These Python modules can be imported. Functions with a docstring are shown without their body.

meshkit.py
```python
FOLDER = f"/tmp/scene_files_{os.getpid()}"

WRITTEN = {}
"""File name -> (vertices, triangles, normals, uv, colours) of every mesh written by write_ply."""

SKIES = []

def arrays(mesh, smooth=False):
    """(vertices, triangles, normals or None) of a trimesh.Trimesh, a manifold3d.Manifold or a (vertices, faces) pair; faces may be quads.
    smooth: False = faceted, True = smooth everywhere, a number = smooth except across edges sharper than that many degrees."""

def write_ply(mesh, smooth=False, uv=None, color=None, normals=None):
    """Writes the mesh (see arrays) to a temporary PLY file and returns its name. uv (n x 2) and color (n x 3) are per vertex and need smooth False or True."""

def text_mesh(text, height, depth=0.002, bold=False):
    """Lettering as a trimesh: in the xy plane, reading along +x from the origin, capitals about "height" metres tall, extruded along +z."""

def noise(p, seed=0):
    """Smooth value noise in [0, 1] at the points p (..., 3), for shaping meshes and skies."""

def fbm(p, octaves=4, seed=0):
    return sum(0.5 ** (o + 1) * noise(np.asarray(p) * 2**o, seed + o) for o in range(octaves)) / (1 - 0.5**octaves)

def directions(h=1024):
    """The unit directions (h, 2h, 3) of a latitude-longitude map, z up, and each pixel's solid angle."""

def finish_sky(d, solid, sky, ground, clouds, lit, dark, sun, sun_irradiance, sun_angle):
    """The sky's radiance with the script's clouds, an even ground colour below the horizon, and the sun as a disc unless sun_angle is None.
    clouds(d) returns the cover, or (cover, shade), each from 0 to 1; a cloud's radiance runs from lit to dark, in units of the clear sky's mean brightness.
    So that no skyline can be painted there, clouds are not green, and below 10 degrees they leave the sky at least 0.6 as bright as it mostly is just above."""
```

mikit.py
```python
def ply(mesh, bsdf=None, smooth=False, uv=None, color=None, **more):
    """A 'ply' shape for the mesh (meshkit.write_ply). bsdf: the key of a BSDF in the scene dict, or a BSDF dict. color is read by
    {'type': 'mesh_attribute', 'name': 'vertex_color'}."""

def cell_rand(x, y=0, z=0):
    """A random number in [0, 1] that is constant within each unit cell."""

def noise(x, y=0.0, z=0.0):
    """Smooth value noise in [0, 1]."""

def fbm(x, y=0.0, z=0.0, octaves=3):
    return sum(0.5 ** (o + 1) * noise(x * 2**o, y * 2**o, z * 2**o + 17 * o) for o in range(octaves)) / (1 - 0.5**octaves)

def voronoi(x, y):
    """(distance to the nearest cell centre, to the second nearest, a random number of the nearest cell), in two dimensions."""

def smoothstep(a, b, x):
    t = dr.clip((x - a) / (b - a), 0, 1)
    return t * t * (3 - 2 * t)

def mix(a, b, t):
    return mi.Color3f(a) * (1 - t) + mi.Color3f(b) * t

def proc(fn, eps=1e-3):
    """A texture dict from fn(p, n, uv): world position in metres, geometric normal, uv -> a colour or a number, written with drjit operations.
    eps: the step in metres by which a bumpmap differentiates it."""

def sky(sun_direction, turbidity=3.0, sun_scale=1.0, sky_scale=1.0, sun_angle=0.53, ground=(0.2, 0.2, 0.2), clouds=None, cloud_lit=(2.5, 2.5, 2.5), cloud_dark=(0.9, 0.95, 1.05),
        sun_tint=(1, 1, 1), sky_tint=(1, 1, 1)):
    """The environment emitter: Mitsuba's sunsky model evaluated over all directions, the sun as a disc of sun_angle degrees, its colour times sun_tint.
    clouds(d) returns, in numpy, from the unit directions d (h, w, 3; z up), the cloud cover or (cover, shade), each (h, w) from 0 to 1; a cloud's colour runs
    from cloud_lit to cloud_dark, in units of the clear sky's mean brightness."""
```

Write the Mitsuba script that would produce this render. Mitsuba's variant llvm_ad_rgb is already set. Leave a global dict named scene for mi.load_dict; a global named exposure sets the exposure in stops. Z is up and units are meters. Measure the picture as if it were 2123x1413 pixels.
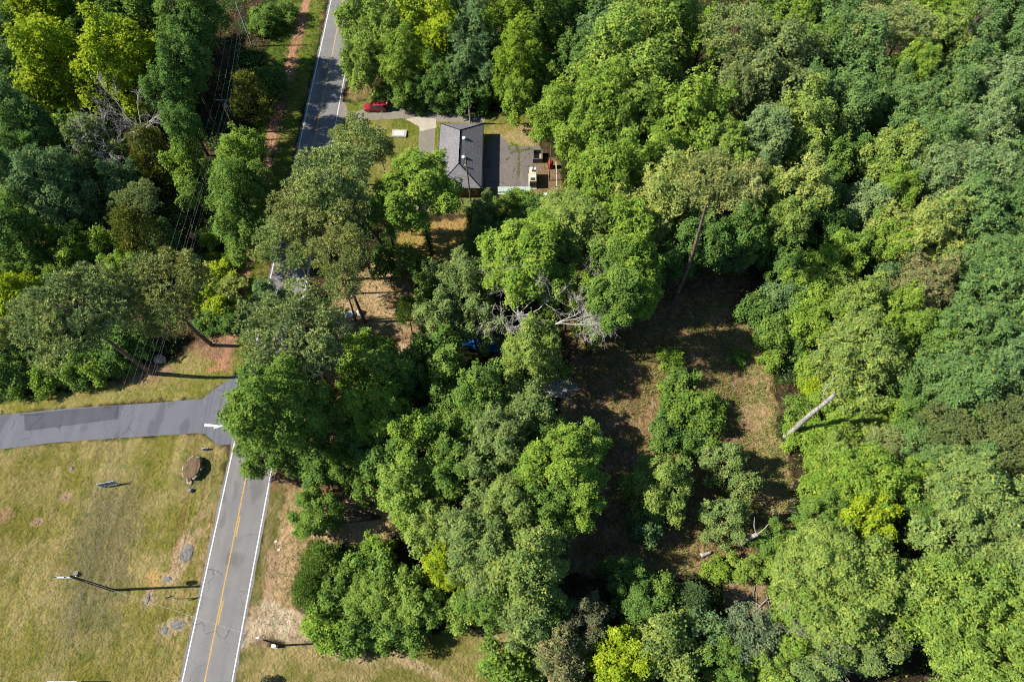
import math
import numpy as np, trimesh, drjit as dr, mitsuba as mi, mikit, meshkit
from mikit import noise, fbm, smoothstep, mix, voronoi, cell_rand, proc
from shapely.geometry import Polygon, LineString
T = mi.ScalarTransform4f
scene, labels = {}, {}

# ------------------------------------------------------------------ camera, sky, exposure
PITCH = 29.0                                   # degrees away from straight down
_p = math.radians(PITCH)
scene['camera'] = {'type': 'perspective', 'fov': 73.71, 'fov_axis': 'x', 'near_clip': 1.0, 'far_clip': 2500.0,
                   'to_world': T().look_at(origin=[0, 0, 100], target=[0, math.sin(_p), 100 - math.cos(_p)], up=[0, math.cos(_p), math.sin(_p)])}
_e = math.radians(41.0)
SUN = [-math.cos(_e) * .9991, -math.cos(_e) * .0431, math.sin(_e)]
scene['daylight'] = mikit.sky(SUN, turbidity=2.4, sun_scale=1.0, sky_scale=.62, ground=(.06, .08, .03), sun_tint=(.90, 1.03, 1.24))
exposure = 3.05

# ------------------------------------------------------------------ helpers
used = {}
def key_of(name):
    n = used.get(name, 0); used[name] = n + 1
    return name if n == 0 else f'{name}_{n:03d}'
def tag(key, label=None, cat=None, group=None, kind=None):
    d = {k: v for k, v in (('label', label), ('category', cat), ('group', group), ('kind', kind)) if v}
    if d: labels[key] = d
def thing(name, label, cat, group=None):
    k = key_of(name); tag(k, label, cat, group); return k
def part(parent, name, mesh, bsdf, smooth=False, color=None, label=None):
    k = key_of(f'{parent}__{name}'); scene[k] = mikit.ply(mesh, bsdf, smooth=smooth, color=color); tag(k, label); return k
def one(name, mesh, bsdf, label, cat, group=None, smooth=False, color=None):
    k = thing(name, label, cat, group); scene[k] = mikit.ply(mesh, bsdf, smooth=smooth, color=color); return k
def ground_piece(name, mesh, bsdf, label=None):
    k = key_of(name); scene[k] = mikit.ply(mesh, bsdf); tag(k, label, kind='structure'); return k
def stuff(name, mesh, bsdf, label, cat=None, color=None):
    k = key_of(name); scene[k] = mikit.ply(mesh, bsdf, color=color); tag(k, label, cat, kind='stuff'); return k

def cat(ms): return trimesh.util.concatenate(ms)
def box(x0, x1, y0, y1, z0, z1):
    m = trimesh.creation.box([x1 - x0, y1 - y0, z1 - z0]); m.apply_translation([(x0 + x1) / 2, (y0 + y1) / 2, (z0 + z1) / 2]); return m
def turned(m, deg, at=(0, 0, 0)):
    m = m.copy(); m.apply_transform(trimesh.transformations.rotation_matrix(math.radians(deg), [0, 0, 1])); m.apply_translation(at); return m
def tube(pts, radii, sides=6, caps=True):
    p = np.asarray(pts, float); n = len(p)
    t = np.gradient(p, axis=0); t /= np.linalg.norm(t, axis=1, keepdims=True) + 1e-12
    ref = np.array([1., 0, 0]) if abs(t[:, 2]).mean() > .7 else np.array([0, 0, 1.])
    a = np.cross(t, ref); a /= np.linalg.norm(a, axis=1, keepdims=True) + 1e-12
    b = np.cross(t, a); g = np.arange(sides) * 2 * np.pi / sides
    r = np.broadcast_to(radii, (n,))[:, None, None]
    v = (p[:, None] + r * (np.cos(g)[None, :, None] * a[:, None] + np.sin(g)[None, :, None] * b[:, None])).reshape(-1, 3)
    i, j = np.meshgrid(np.arange(n - 1), np.arange(sides), indexing='ij')
    q = np.stack([i * sides + j, i * sides + (j + 1) % sides, (i + 1) * sides + (j + 1) % sides, (i + 1) * sides + j], -1).reshape(-1, 4)
    f = np.vstack([q[:, [0, 2, 1]], q[:, [0, 3, 2]]])
    if caps:
        v = np.vstack([v, p[:1], p[-1:]]); c0, c1, k = n * sides, n * sides + 1, np.arange(sides)
        f = np.vstack([f, np.stack([k * 0 + c0, k, (k + 1) % sides], 1), np.stack([k * 0 + c1, (n - 1) * sides + (k + 1) % sides, (n - 1) * sides + k], 1)])
    return trimesh.Trimesh(v, f, process=False)
def curve(ctrl, n=12):
    c = np.asarray(ctrl, float); s = np.linspace(0, len(c) - 1, n); k = np.clip(s.astype(int), 0, len(c) - 2); u = (s - k)[:, None]
    g = np.vstack([2 * c[0] - c[1], c, 2 * c[-1] - c[-2]]); a, b, d, e = g[k], g[k + 1], g[k + 2], g[k + 3]
    return .5 * (2 * b + (d - a) * u + (2 * a - 5 * b + 4 * d - e) * u**2 + (3 * b - a - 3 * d + e) * u**3)
def sheet(poly, z, cell=None):
    v, f = trimesh.creation.triangulate_polygon(poly, engine='earcut')
    return trimesh.Trimesh(np.column_stack([v, np.full(len(v), z)]), f, process=False)
def wobbly(pts, amp, step, seed, freq=.5):
    """A closed outline resampled and roughened, as a shapely polygon."""
    ring = Polygon(pts).exterior; n = max(8, int(ring.length / step))
    p = np.array([ring.interpolate(k / n, normalized=True).coords[0] for k in range(n)])
    q = np.column_stack([p * freq, np.zeros(n)])
    off = np.column_stack([meshkit.fbm(q, 3, seed) - .5, meshkit.fbm(q + 31, 3, seed + 7) - .5]) * 2 * amp
    return Polygon(p + off).buffer(0)
def rock(size, seed, sub=2, rough=.3):
    m = trimesh.creation.icosphere(subdivisions=sub); v = m.vertices
    d = 1 + rough * (meshkit.fbm(v * 1.3 + seed * 7.1, 3, seed) - .5) * 2
    m.vertices = v * d[:, None] * np.asarray(size); return m

# ------------------------------------------------------------------ materials
def diffuse(name, c): scene[name] = {'type': 'twosided', 'bsdf': {'type': 'diffuse', 'reflectance': {'type': 'rgb', 'value': list(c)}}}
def principled(name, c, rough=.6, metallic=0., **more):
    scene[name] = {'type': 'twosided', 'bsdf': {'type': 'principled', 'base_color': c if isinstance(c, dict) else {'type': 'rgb', 'value': list(c)}, 'roughness': rough, 'metallic': metallic, **more}}
scene['leaf'] = {'type': 'principledthin', 'base_color': {'type': 'mesh_attribute', 'name': 'vertex_color'}, 'roughness': .55, 'diff_trans': .5, 'eta': 1.22}
scene['needle'] = {'type': 'principledthin', 'base_color': {'type': 'mesh_attribute', 'name': 'vertex_color'}, 'roughness': .6, 'diff_trans': .4, 'eta': 1.22}

def sd_poly(x, y, pts):
    d, s = mi.Float(1e9), mi.Float(1.0); n = len(pts)
    for i in range(n):
        ax, ay = pts[i]; bx, by = pts[i - 1]
        ex, ey = bx - ax, by - ay; wx, wy = x - ax, y - ay
        t = dr.clip((wx * ex + wy * ey) / (ex * ex + ey * ey), 0, 1)
        d = dr.minimum(d, dr.square(wx - ex * t) + dr.square(wy - ey * t))
        c1, c2, c3 = y >= ay, y < by, ex * wy > ey * wx
        s = dr.select((c1 & c2 & c3) | (~c1 & ~c2 & ~c3), -s, s)
    return s * dr.sqrt(d)                       # negative inside

# grounds that lie open: outline, two colours between which the growth varies, size of the patches, softness of the border
GRASS_A, GRASS_B, STRAW, CLAY = (.115, .125, .022), (.19, .16, .055), (.30, .21, .105), (.25, .135, .072)
ZONES = [
    ([(-101.27, 36.85), (-78.82, 36.46), (-68.79, 37.63), (-48.56, 38.98), (-43.95, 36.61), (-43.93, 31.13), (-43.2, 4), (-43.2, -20), (-130, -20), (-140, 30)], (.104, .096, .022), (.170, .138, .058), .16, .5),
    ([(-97.54, 41.90), (-80.82, 41.98), (-72.09, 43.22), (-48.78, 45.23), (-46.25, 47.97), (-43.2, 52), (-43.2, 56), (-50.21, 55.57), (-57.74, 50.15), (-62.00, 48.40), (-70.01, 46.42), (-81.45, 43.72), (-96.44, 42.89)], (.106, .104, .021), (.175, .146, .056), .18, .6),
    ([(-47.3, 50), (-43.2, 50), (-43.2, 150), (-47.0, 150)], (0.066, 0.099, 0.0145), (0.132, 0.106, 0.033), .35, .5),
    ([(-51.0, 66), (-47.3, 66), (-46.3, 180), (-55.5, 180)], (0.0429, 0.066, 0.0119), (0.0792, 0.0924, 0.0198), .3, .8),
    ([(-49.2, 50), (-46.4, 50), (-46.4, 75), (-46.9, 100), (-46.4, 150), (-48.4, 150), (-49.6, 100), (-49.6, 75)], (.27, .145, .085), (.19, .105, .062), .5, .6),
    ([(-36.2, -20), (-33.2, -20), (-33.4, 46), (-36.2, 46)], (0.0792, 0.0759, 0.0231), (0.132, 0.106, 0.0462), .35, .5),
    ([(-34.0, 11), (-29.55, 11.58), (-30.35, 18.55), (-29.29, 22.57), (-18.11, 21.89), (-17.48, 26.76), (-26.18, 31.13), (-33.60, 32.25), (-34.0, 38)], (.26, .185, .105), (.19, .135, .068), .3, .5),
    ([(-36.2, 12.6), (-36.47, 13.43), (-33.39, 14.06), (-27.84, 12.50), (-26.71, 9.16), (-32.60, 9.46), (-36.2, 8.5)], (0.317, 0.251, 0.178), (0.218, 0.158, 0.099), .35, .6),
    ([(-35.41, 8.86), (-27.31, 8.86), (-14.95, 8.27), (-10.55, 10.36), (-6.65, 11.09), (-0.10, 10.36), (1.80, 4.34), (4, -12), (-33, -12)], (0.0957, 0.0891, 0.0231), (0.178, 0.139, 0.0627), .22, .4),
    ([(-28.76, 51.93), (-31.30, 65.69), (-30.79, 71.87), (-23.65, 74.00), (-18.12, 69.78), (-15.05, 61.73), (-15.26, 52.38), (-21.47, 50.59)], (0.198, 0.139, 0.0726), (0.251, 0.178, 0.099), .45, .6),
    ([(-42.11, 31.13), (-36.84, 34.14), (-29.26, 56.03), (-13.13, 56.96), (-15.88, 38.82), (-18.55, 26.76), (-33.31, 30.39)], (0.112, 0.0627, 0.0363), (0.145, 0.0924, 0.0528), .35, 1.2),
    ([(-36.2, 112), (-32.64, 111.62), (-28.27, 112.90), (-16.17, 112.04), (-6.09, 108.67), (4.61, 109.23), (5.54, 96.20), (11.79, 87.59), (11.56, 82.33), (-20.87, 82.90), (-34.09, 87.59), (-36.2, 82)], (0.0858, 0.099, 0.0172), (0.139, 0.125, 0.0396), .25, .5),
    ([(-34.31, 113.04), (-33.71, 121.12), (-29.28, 118.13), (-27.28, 113.04)], (0.158, 0.106, 0.0561), (0.112, 0.0924, 0.033), .5, .6),
    ([(-5.72, 105.11), (-0.15, 105.93), (5.23, 105.11), (5.09, 97.73), (0.82, 100.06), (-4.99, 102.70)], (0.152, 0.125, 0.0363), (0.198, 0.152, 0.0792), .4, .4),
    ([(2.70, 96.20), (9.35, 96.83), (9.41, 85.22), (5.31, 84.64), (3.08, 88.18)], (0.145, 0.0858, 0.0594), (0.125, 0.099, 0.0396), .4, .4),
    ([(-20.20, 80.05), (-6.42, 81.75), (-4.52, 76.17), (-11.33, 71.35), (-17.44, 72.40), (-20.78, 76.17)], (0.238, 0.152, 0.0561), (0.178, 0.139, 0.0396), .35, .4),
    ([(12.07, 56.96), (22.26, 61.73), (35.41, 66.70), (38.84, 61.73), (42.43, 49.71), (41.32, 38.82), (42.26, 31.13), (39.21, 24.65), (34.64, 22.57), (28.65, 19.54), (22.98, 17.90), (6.01, 17.90), (6.41, 31.13), (7.97, 44.56)], (.225, .145, .080), (.160, .135, .056), .28, .5),
    ([(29.53, 16.28), (33.96, 18.55), (35.59, 16.28), (34.41, 11.58), (30.99, 12.81), (28.86, 14.06)], (0.205, 0.145, 0.0924), (0.158, 0.106, 0.0561), .5, .4),
]
# bare, worn spots: centre, radii, turn, colour
SPOTS = [((-46.84, 21.22), 1.6, 4.4, -14, (0.224, 0.158, 0.099)), ((-48.49, 17.25), 1.7, .9, 0, (0.238, 0.178, 0.106)), ((-50.40, 14.69), 1.0, 1.7, 12, (0.198, 0.145, 0.0924)), ((-45.89, 11.21), 2.3, 1.1, 25, (0.205, 0.158, 0.099)),
         ((-50.23, 17.44), 1.0, 1.6, 25, (0.251, 0.165, 0.066)), ((-66.86, 33.38), .55, 1.1, 0, (0.198, 0.139, 0.0792)), ((-66.40, 28.92), 1.1, .9, 0, (0.198, 0.132, 0.0792)), ((-69.14, 25.35), 1.1, .7, 20, (0.211, 0.139, 0.0858)), ((-74.81, 26.41), 1.8, 1.3, 0, (0.185, 0.119, 0.066)),
         ((-48.11, 33.00), 2.6, 3.0, 0, (0.0792, 0.0792, 0.0297)), ((-59.10, 49.27), 4.4, 2.2, 10, (0.185, 0.115, 0.0726)), ((-49.48, 54.01), 3.6, 2.4, 0, (0.172, 0.099, 0.0627)), ((-33.82, 18.55), 1.2, 3.4, 0, (0.218, 0.145, 0.0924)), ((-17.95, 54.19), 2.6, 1.6, 20, (0.304, 0.211, 0.132)),
         ((-43.89, 22.57), .8, 8.0, -3, (0.165, 0.119, 0.0561)), ((-23.32, 7.98), 6.5, .9, -14, (0.218, 0.165, 0.0924)), ((-12.90, 6.52), 5.0, .9, -22, (0.218, 0.165, 0.0924)), ((-33.52, 9.16), 1.2, .8, 0, (0.158, 0.106, 0.066))]

def ground_colour(p, n, uv):
    x, y = p.x, p.y
    big, mid, fine = fbm(x * .09, y * .09, octaves=3), fbm(x * .55 + 7, y * .55, octaves=3), fbm(x * 3.1, y * 3.1 + 5, octaves=2)
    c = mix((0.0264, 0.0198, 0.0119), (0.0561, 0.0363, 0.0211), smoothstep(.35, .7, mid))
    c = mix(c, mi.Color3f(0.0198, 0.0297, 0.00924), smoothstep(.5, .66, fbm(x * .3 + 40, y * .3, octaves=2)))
    wob = (fbm(x * .8, y * .8 + 90, octaves=3) - .5) * 2.6
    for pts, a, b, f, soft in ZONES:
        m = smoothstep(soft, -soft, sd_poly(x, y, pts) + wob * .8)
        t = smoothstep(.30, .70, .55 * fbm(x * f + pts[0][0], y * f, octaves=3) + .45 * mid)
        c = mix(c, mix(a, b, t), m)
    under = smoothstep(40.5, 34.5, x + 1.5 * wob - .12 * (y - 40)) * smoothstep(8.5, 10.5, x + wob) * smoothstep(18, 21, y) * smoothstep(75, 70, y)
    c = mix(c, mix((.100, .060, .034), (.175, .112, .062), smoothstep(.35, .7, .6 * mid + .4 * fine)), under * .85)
    mow = .5 + .5 * dr.sin((x - .02 * y) * 3.1 + 3 * fbm(x * .2, y * .2))
    # mown lawn by the junction: a browner, cropped band and tyre-wide streaks along the road
    band = smoothstep(5.5, 2.6, dr.abs(x + 58.2 + .10 * (y - 20) + 2.2 * wob)) * smoothstep(34, 28, y + 2 * wob) * smoothstep(6, 12, y + 2 * wob)
    lawn = smoothstep(.5, -.5, x + 43.4) * smoothstep(39.5, 38.5, y)
    c = mix(c, mix((0.099, 0.0825, 0.0495), (0.0792, 0.0726, 0.0396), mid), band * lawn * .6)
    st = noise(x * 1.3, y * .06, 3.0)
    c = c * (1 + (.26 * (st - .5) + .10 * (mow - .5)) * lawn)
    c = mix(c, mi.Color3f(0.132, 0.0858, 0.0396), lawn * smoothstep(.6, .8, noise(x * 2.2 + 9, y * .05)) * smoothstep(-50.5, -48, x) * .55)
    for (sx, sy), rx, ry, deg, col in SPOTS:
        a = math.radians(deg); u, v = (x - sx) * math.cos(a) + (y - sy) * math.sin(a), (y - sy) * math.cos(a) - (x - sx) * math.sin(a)
        d = dr.sqrt(dr.square(u / rx) + dr.square(v / ry)) + wob * .38
        c = mix(c, mi.Color3f(*col), smoothstep(1.3, .45, d) * smoothstep(.1, .75, .9 * fine + .6 * mid) * .95)
    tuft = noise(x * 6.3, y * 6.3, 11.0)
    clump = smoothstep(.52, .8, fbm(x * 1.25 + 3, y * 1.25, octaves=3))
    c = mix(c, c * mi.Color3f(.62, .80, .6), clump * .7)
    return 1.06 * c * (.62 + .5 * fine + .28 * tuft) * (.85 + .3 * big)
def ground_height(p, n, uv): return .5 * noise(p.x * 2.3, p.y * 2.3) + .5 * noise(p.x * 5.5, p.y * 5.5, 4.0)
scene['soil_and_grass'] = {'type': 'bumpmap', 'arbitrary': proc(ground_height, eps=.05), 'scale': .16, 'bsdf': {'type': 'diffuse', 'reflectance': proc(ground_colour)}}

def asphalt(light, dark, tint, along=1.0):
    def f(p, n, uv):
        tracks = fbm(p.x * 1.1, p.y * .035, octaves=2)
        grit, blot = noise(p.x * 9, p.y * 9), fbm(p.x * .7, p.y * .7 + 3, octaves=3)
        d1, d2, _ = voronoi(p.x * .22 + .35 * fbm(p.x * .8, p.y * .8), p.y * .16 + .3 * fbm(p.y * .7, p.x * .7 + 9))
        crack = smoothstep(.022, .006, d2 - d1) * smoothstep(.45, .6, fbm(p.x * .2, p.y * .2 + 33))
        v = mix(dark, light, .45 * tracks + .35 * blot + .2 * grit) * mi.Color3f(*tint)
        stain = smoothstep(.62, .75, fbm(p.x * .45 + 60, p.y * .2, octaves=3))
        return v * (1 - .5 * crack) * (1 - .22 * stain)
    return f
def bumpy(name, colour, height, scale, eps=.03, rough=None):
    scene[name] = {'type': 'bumpmap', 'arbitrary': proc(height, eps=eps), 'scale': scale, 'bsdf': {'type': 'diffuse', 'reflectance': proc(colour)}}
fine_height = lambda p, n, uv: noise(p.x * 11, p.y * 11, p.z * 11)
bumpy('road_asphalt', asphalt((.196, .190, .191), (.112, .110, .112), (1, 1, 1)), fine_height, .03)
bumpy('side_asphalt', asphalt((.136, .140, .160), (.092, .095, .112), (1, 1, 1.03)), fine_height, .03)
bumpy('patch_asphalt', asphalt((.086, .089, .104), (.060, .062, .074), (1, 1, 1.03)), fine_height, .03)
bumpy('yard_asphalt', asphalt((.165, .148, .140), (.090, .082, .080), (1, .98, .97)), fine_height, .03)
bumpy('drive_concrete', asphalt((0.211, 0.191, 0.165), (0.139, 0.125, 0.106), (1, 1, .97)), fine_height, .04)
bumpy('gravel', asphalt((.42, .38, .31), (.27, .23, .18), (1, 1, 1)), fine_height, .08)
def worn(base, wear, amount):
    return lambda p, n, uv: mix(base, wear, smoothstep(1 - amount, 1.15 - amount, .5 * fbm(p.x * 2.5, p.y * 2.5, p.z * 2.5) + .5 * noise(p.x * 13, p.y * 13, p.z * 13)))
def rough_paint(name, base, wear, amount=.3): scene[name] = {'type': 'twosided', 'bsdf': {'type': 'diffuse', 'reflectance': proc(worn(base, wear, amount))}}
rough_paint('white_line', (0.515, 0.515, 0.502), (0.238, 0.231, 0.224), .32)
rough_paint('yellow_line', (0.436, 0.264, 0.0594), (0.238, 0.178, 0.106), .35)
def bark(base, dark):
    return lambda p, n, uv: mix(dark, base, smoothstep(.25, .75, .5 * noise(p.x * 9, p.y * 9, p.z * 2.2) + .5 * fbm(p.x * 1.5, p.y * 1.5, p.z * 1.5)))
for nm, a, b in (('bark', (0.106, 0.0792, 0.0594), (0.0363, 0.0277, 0.0224)), ('pine_bark', (.175, .13, .11), (.065, .05, .044)), ('pale_bark', (0.33, 0.304, 0.264), (0.158, 0.139, 0.119)), ('dead_wood', (0.343, 0.323, 0.304), (0.172, 0.158, 0.149)), ('bleached_wood', (.46, .43, .40), (.24, .22, .205)), ('pole_wood', (0.132, 0.099, 0.0726), (0.0594, 0.0462, 0.0363)), ('old_pole_wood', (0.178, 0.165, 0.099), (0.099, 0.0924, 0.0528))):
    scene[nm] = {'type': 'twosided', 'bsdf': {'type': 'diffuse', 'reflectance': proc(bark(a, b))}}
def shingles(p, n, uv):
    v = .5 * noise(p.x * 1.2, p.y * 6, p.z * 6) + .3 * fbm(p.x * .6, p.y * .25) + .2 * noise(p.x * 14, p.y * 14)
    return mix((.085, .083, .093), (.195, .190, .205), v)
scene['roof_shingle'] = {'type': 'bumpmap', 'arbitrary': proc(lambda p, n, uv: (p.z * 7) - dr.floor(p.z * 7), eps=.02), 'scale': .012, 'bsdf': {'type': 'diffuse', 'reflectance': proc(shingles)}}
principled('red_paint', (.22, .010, .018), .28, 0., clearcoat=.8, clearcoat_gloss=.9)
principled('car_glass', (0.0099, 0.0119, 0.0132), .08, 0., specular=.7)
principled('rubber', (0.0132, 0.0132, 0.0132), .8); principled('alloy', (0.33, 0.33, 0.343), .35, .8); principled('chrome', (0.495, 0.495, 0.508), .2, .9)
principled('lamp_glass', (0.495, 0.495, 0.495), .12); principled('red_lens', (0.297, 0.0132, 0.0132), .2); principled('black_trim', (0.0165, 0.0165, 0.0178), .5)
principled('galvanised', (0.277, 0.284, 0.297), .5, .4); principled('dark_metal', (0.0462, 0.0495, 0.0528), .5, .3); principled('white_metal', (0.528, 0.528, 0.515), .4); principled('wire_metal', (0.363, 0.363, 0.356), .55, .3)
rough_paint('cream_paint', (0.436, 0.409, 0.317), (0.304, 0.277, 0.205), .22); rough_paint('pale_green_metal', (0.29, 0.35, 0.317), (0.224, 0.271, 0.244), .3)
rough_paint('brick_wall', (0.178, 0.099, 0.0726), (0.125, 0.0726, 0.0561), .5); rough_paint('concrete', (0.33, 0.317, 0.284), (0.224, 0.211, 0.185), .4); rough_paint('dark_block', (0.099, 0.0924, 0.0759), (0.0594, 0.0561, 0.0462), .5)
rough_paint('stone_pale', (0.343, 0.297, 0.238), (0.172, 0.139, 0.106), .5); rough_paint('stone_grey', (0.158, 0.152, 0.145), (0.0858, 0.0792, 0.0759), .5); rough_paint('mulch', (0.106, 0.0759, 0.0495), (0.066, 0.0462, 0.0317), .5)
rough_paint('rusty_red', (0.238, 0.0297, 0.0297), (0.165, 0.033, 0.0231), .3); rough_paint('terracotta', (0.317, 0.145, 0.0924), (0.238, 0.112, 0.0726), .3); rough_paint('tarp_blue', (0.0132, 0.112, 0.363), (0.0198, 0.0792, 0.251), .2)
rough_paint('sign_white', (0.409, 0.449, 0.515), (0.33, 0.356, 0.409), .2); diffuse('sign_blue', (0.0297, 0.0396, 0.0858)); rough_paint('trim_white', (0.409, 0.403, 0.383), (0.297, 0.29, 0.271), .25)
rough_paint('white_roof', (0.488, 0.488, 0.482), (0.409, 0.409, 0.403), .2)

# ------------------------------------------------------------------ the ground, roads and paved places
ground_piece('ground', box(-500, 500, -300, 900, -.6, 0.0), 'soil_and_grass', 'wooded ground with mown lawns, straw-coloured clearing and bare earth')
def left_line(y): return -43.30 + .0100 * y
def right_line(y): return -36.75 + .0086 * y
def centre(y): return -40.36 + .0088 * y
def ragged(line, off, seed):
    ys = np.arange(-60, 331, .9); n = meshkit.fbm(np.column_stack([ys * .9, ys * 0, ys * 0 + seed]), 3, seed) - .5
    return [(line(y) + off + .42 * d, y) for y, d in zip(ys, n)]
road = ground_piece('road', sheet(Polygon(ragged(left_line, -.42, 1) + ragged(right_line, .42, 2)[::-1]), .008), 'road_asphalt', 'two-lane grey asphalt road running up the left side')
def strip(line, w, y0, y1, z, dx=0.0):
    return sheet(Polygon([(line(y0) + dx - w / 2, y0), (line(y0) + dx + w / 2, y0), (line(y1) + dx + w / 2, y1), (line(y1) + dx - w / 2, y1)]), z)
for y0, y1 in ((-60, 38.2), (47.5, 330)): part(road, 'edge_line', strip(left_line, .16, y0, y1, .012), 'white_line')
part(road, 'edge_line', strip(right_line, .16, -60, 330, .012), 'white_line')
part(road, 'centre_line', strip(centre, .14, -60, 330, .012), 'yellow_line')
for k in range(-3, 3):
    part(road, 'centre_dash', strip(centre, .14, 11.4 + 11.75 * k, 14.4 + 11.75 * k, .012, .28), 'yellow_line')
side = Polygon([(-109.22, 37.87), (-95.10, 39.79), (-80.85, 42.06), (-70.55, 43.22), (-56.26, 44.22), (-49.48, 44.89), (-47.85, 46.67), (-43.3, 50.5), (-43.3, 37.2), (-45.39, 37.08), (-47.79, 38.90), (-48.80, 39.06), (-61.48, 38.19), (-70.98, 37.48), (-78.79, 36.38), (-92.83, 34.52), (-106.41, 32.25)])
side_road = ground_piece('side_road', sheet(side, .004), 'side_asphalt', 'bluish grey asphalt side road meeting the main road at the left')
part(side_road, 'asphalt_patch', sheet(Polygon([(-77.10, 42.23), (-69.89, 43.05), (-62.50, 43.72), (-62.01, 41.41), (-69.62, 40.27), (-75.97, 39.38)]), .008), 'patch_asphalt', label='darker resurfaced rectangle')
ax, ay = (-46.52, 40.35)
part(side_road, 'arrow_marking', sheet(Polygon([(ax - 1.7, ay - .22), (ax - .1, ay - .26), (ax - .1, ay - .62), (ax + 1.5, ay - .05), (ax - .1, ay + .12), (ax - .1, ay + .1), (ax - 1.7, ay + .3)]), .012), 'white_line', label='white arrow painted near the junction')
drive = wobbly([(-35.6, 113.5), (-33.27, 108.40), (-29.07, 110.91), (-21.11, 111.05), (-15.52, 109.23), (-10.05, 108.67), (-5.08, 107.57), (-5.54, 105.93), (-15.37, 106.47), (-17.74, 105.11), (-20.85, 107.57), (-32.56, 106.47), (-35.6, 106)], .25, .8, 3)
ground_piece('driveway', sheet(drive, .006), 'drive_concrete', 'pale worn driveway curving from the road past the red car')
ground_piece('gravel_apron', sheet(wobbly([(-21.82, 107.29), (-19.88, 107.71), (-15.51, 107.16), (-15.27, 104.57), (-18.63, 103.77), (-18.92, 105.11)], .35, .5, 9), .010), 'gravel', 'whitish gravel where the driveway forks')
ground_piece('garden_path', sheet(wobbly([(-18.76, 104.30), (-15.48, 104.84), (-15.48, 96.20), (-15.46, 82.90), (-17.98, 82.90), (-18.51, 96.20)], .12, .8, 5), .008), 'drive_concrete', 'pale concrete path along the left side of the house')
yard = ground_piece('paved_yard', sheet(wobbly([(-5.9, 99.3), (-3.06, 103.50), (-1.30, 101.11), (-0.14, 99.67), (5.61, 99.80), (5.96, 97.99), (4.24, 97.73), (3.91, 94.68), (6.26, 94.43), (4.73, 92.94), (4.65, 88.78), (-2.72, 88.54), (-5.9, 88)], .12, .8, 12), .006), 'yard_asphalt', 'cracked grey asphalt yard right of the house')

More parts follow.
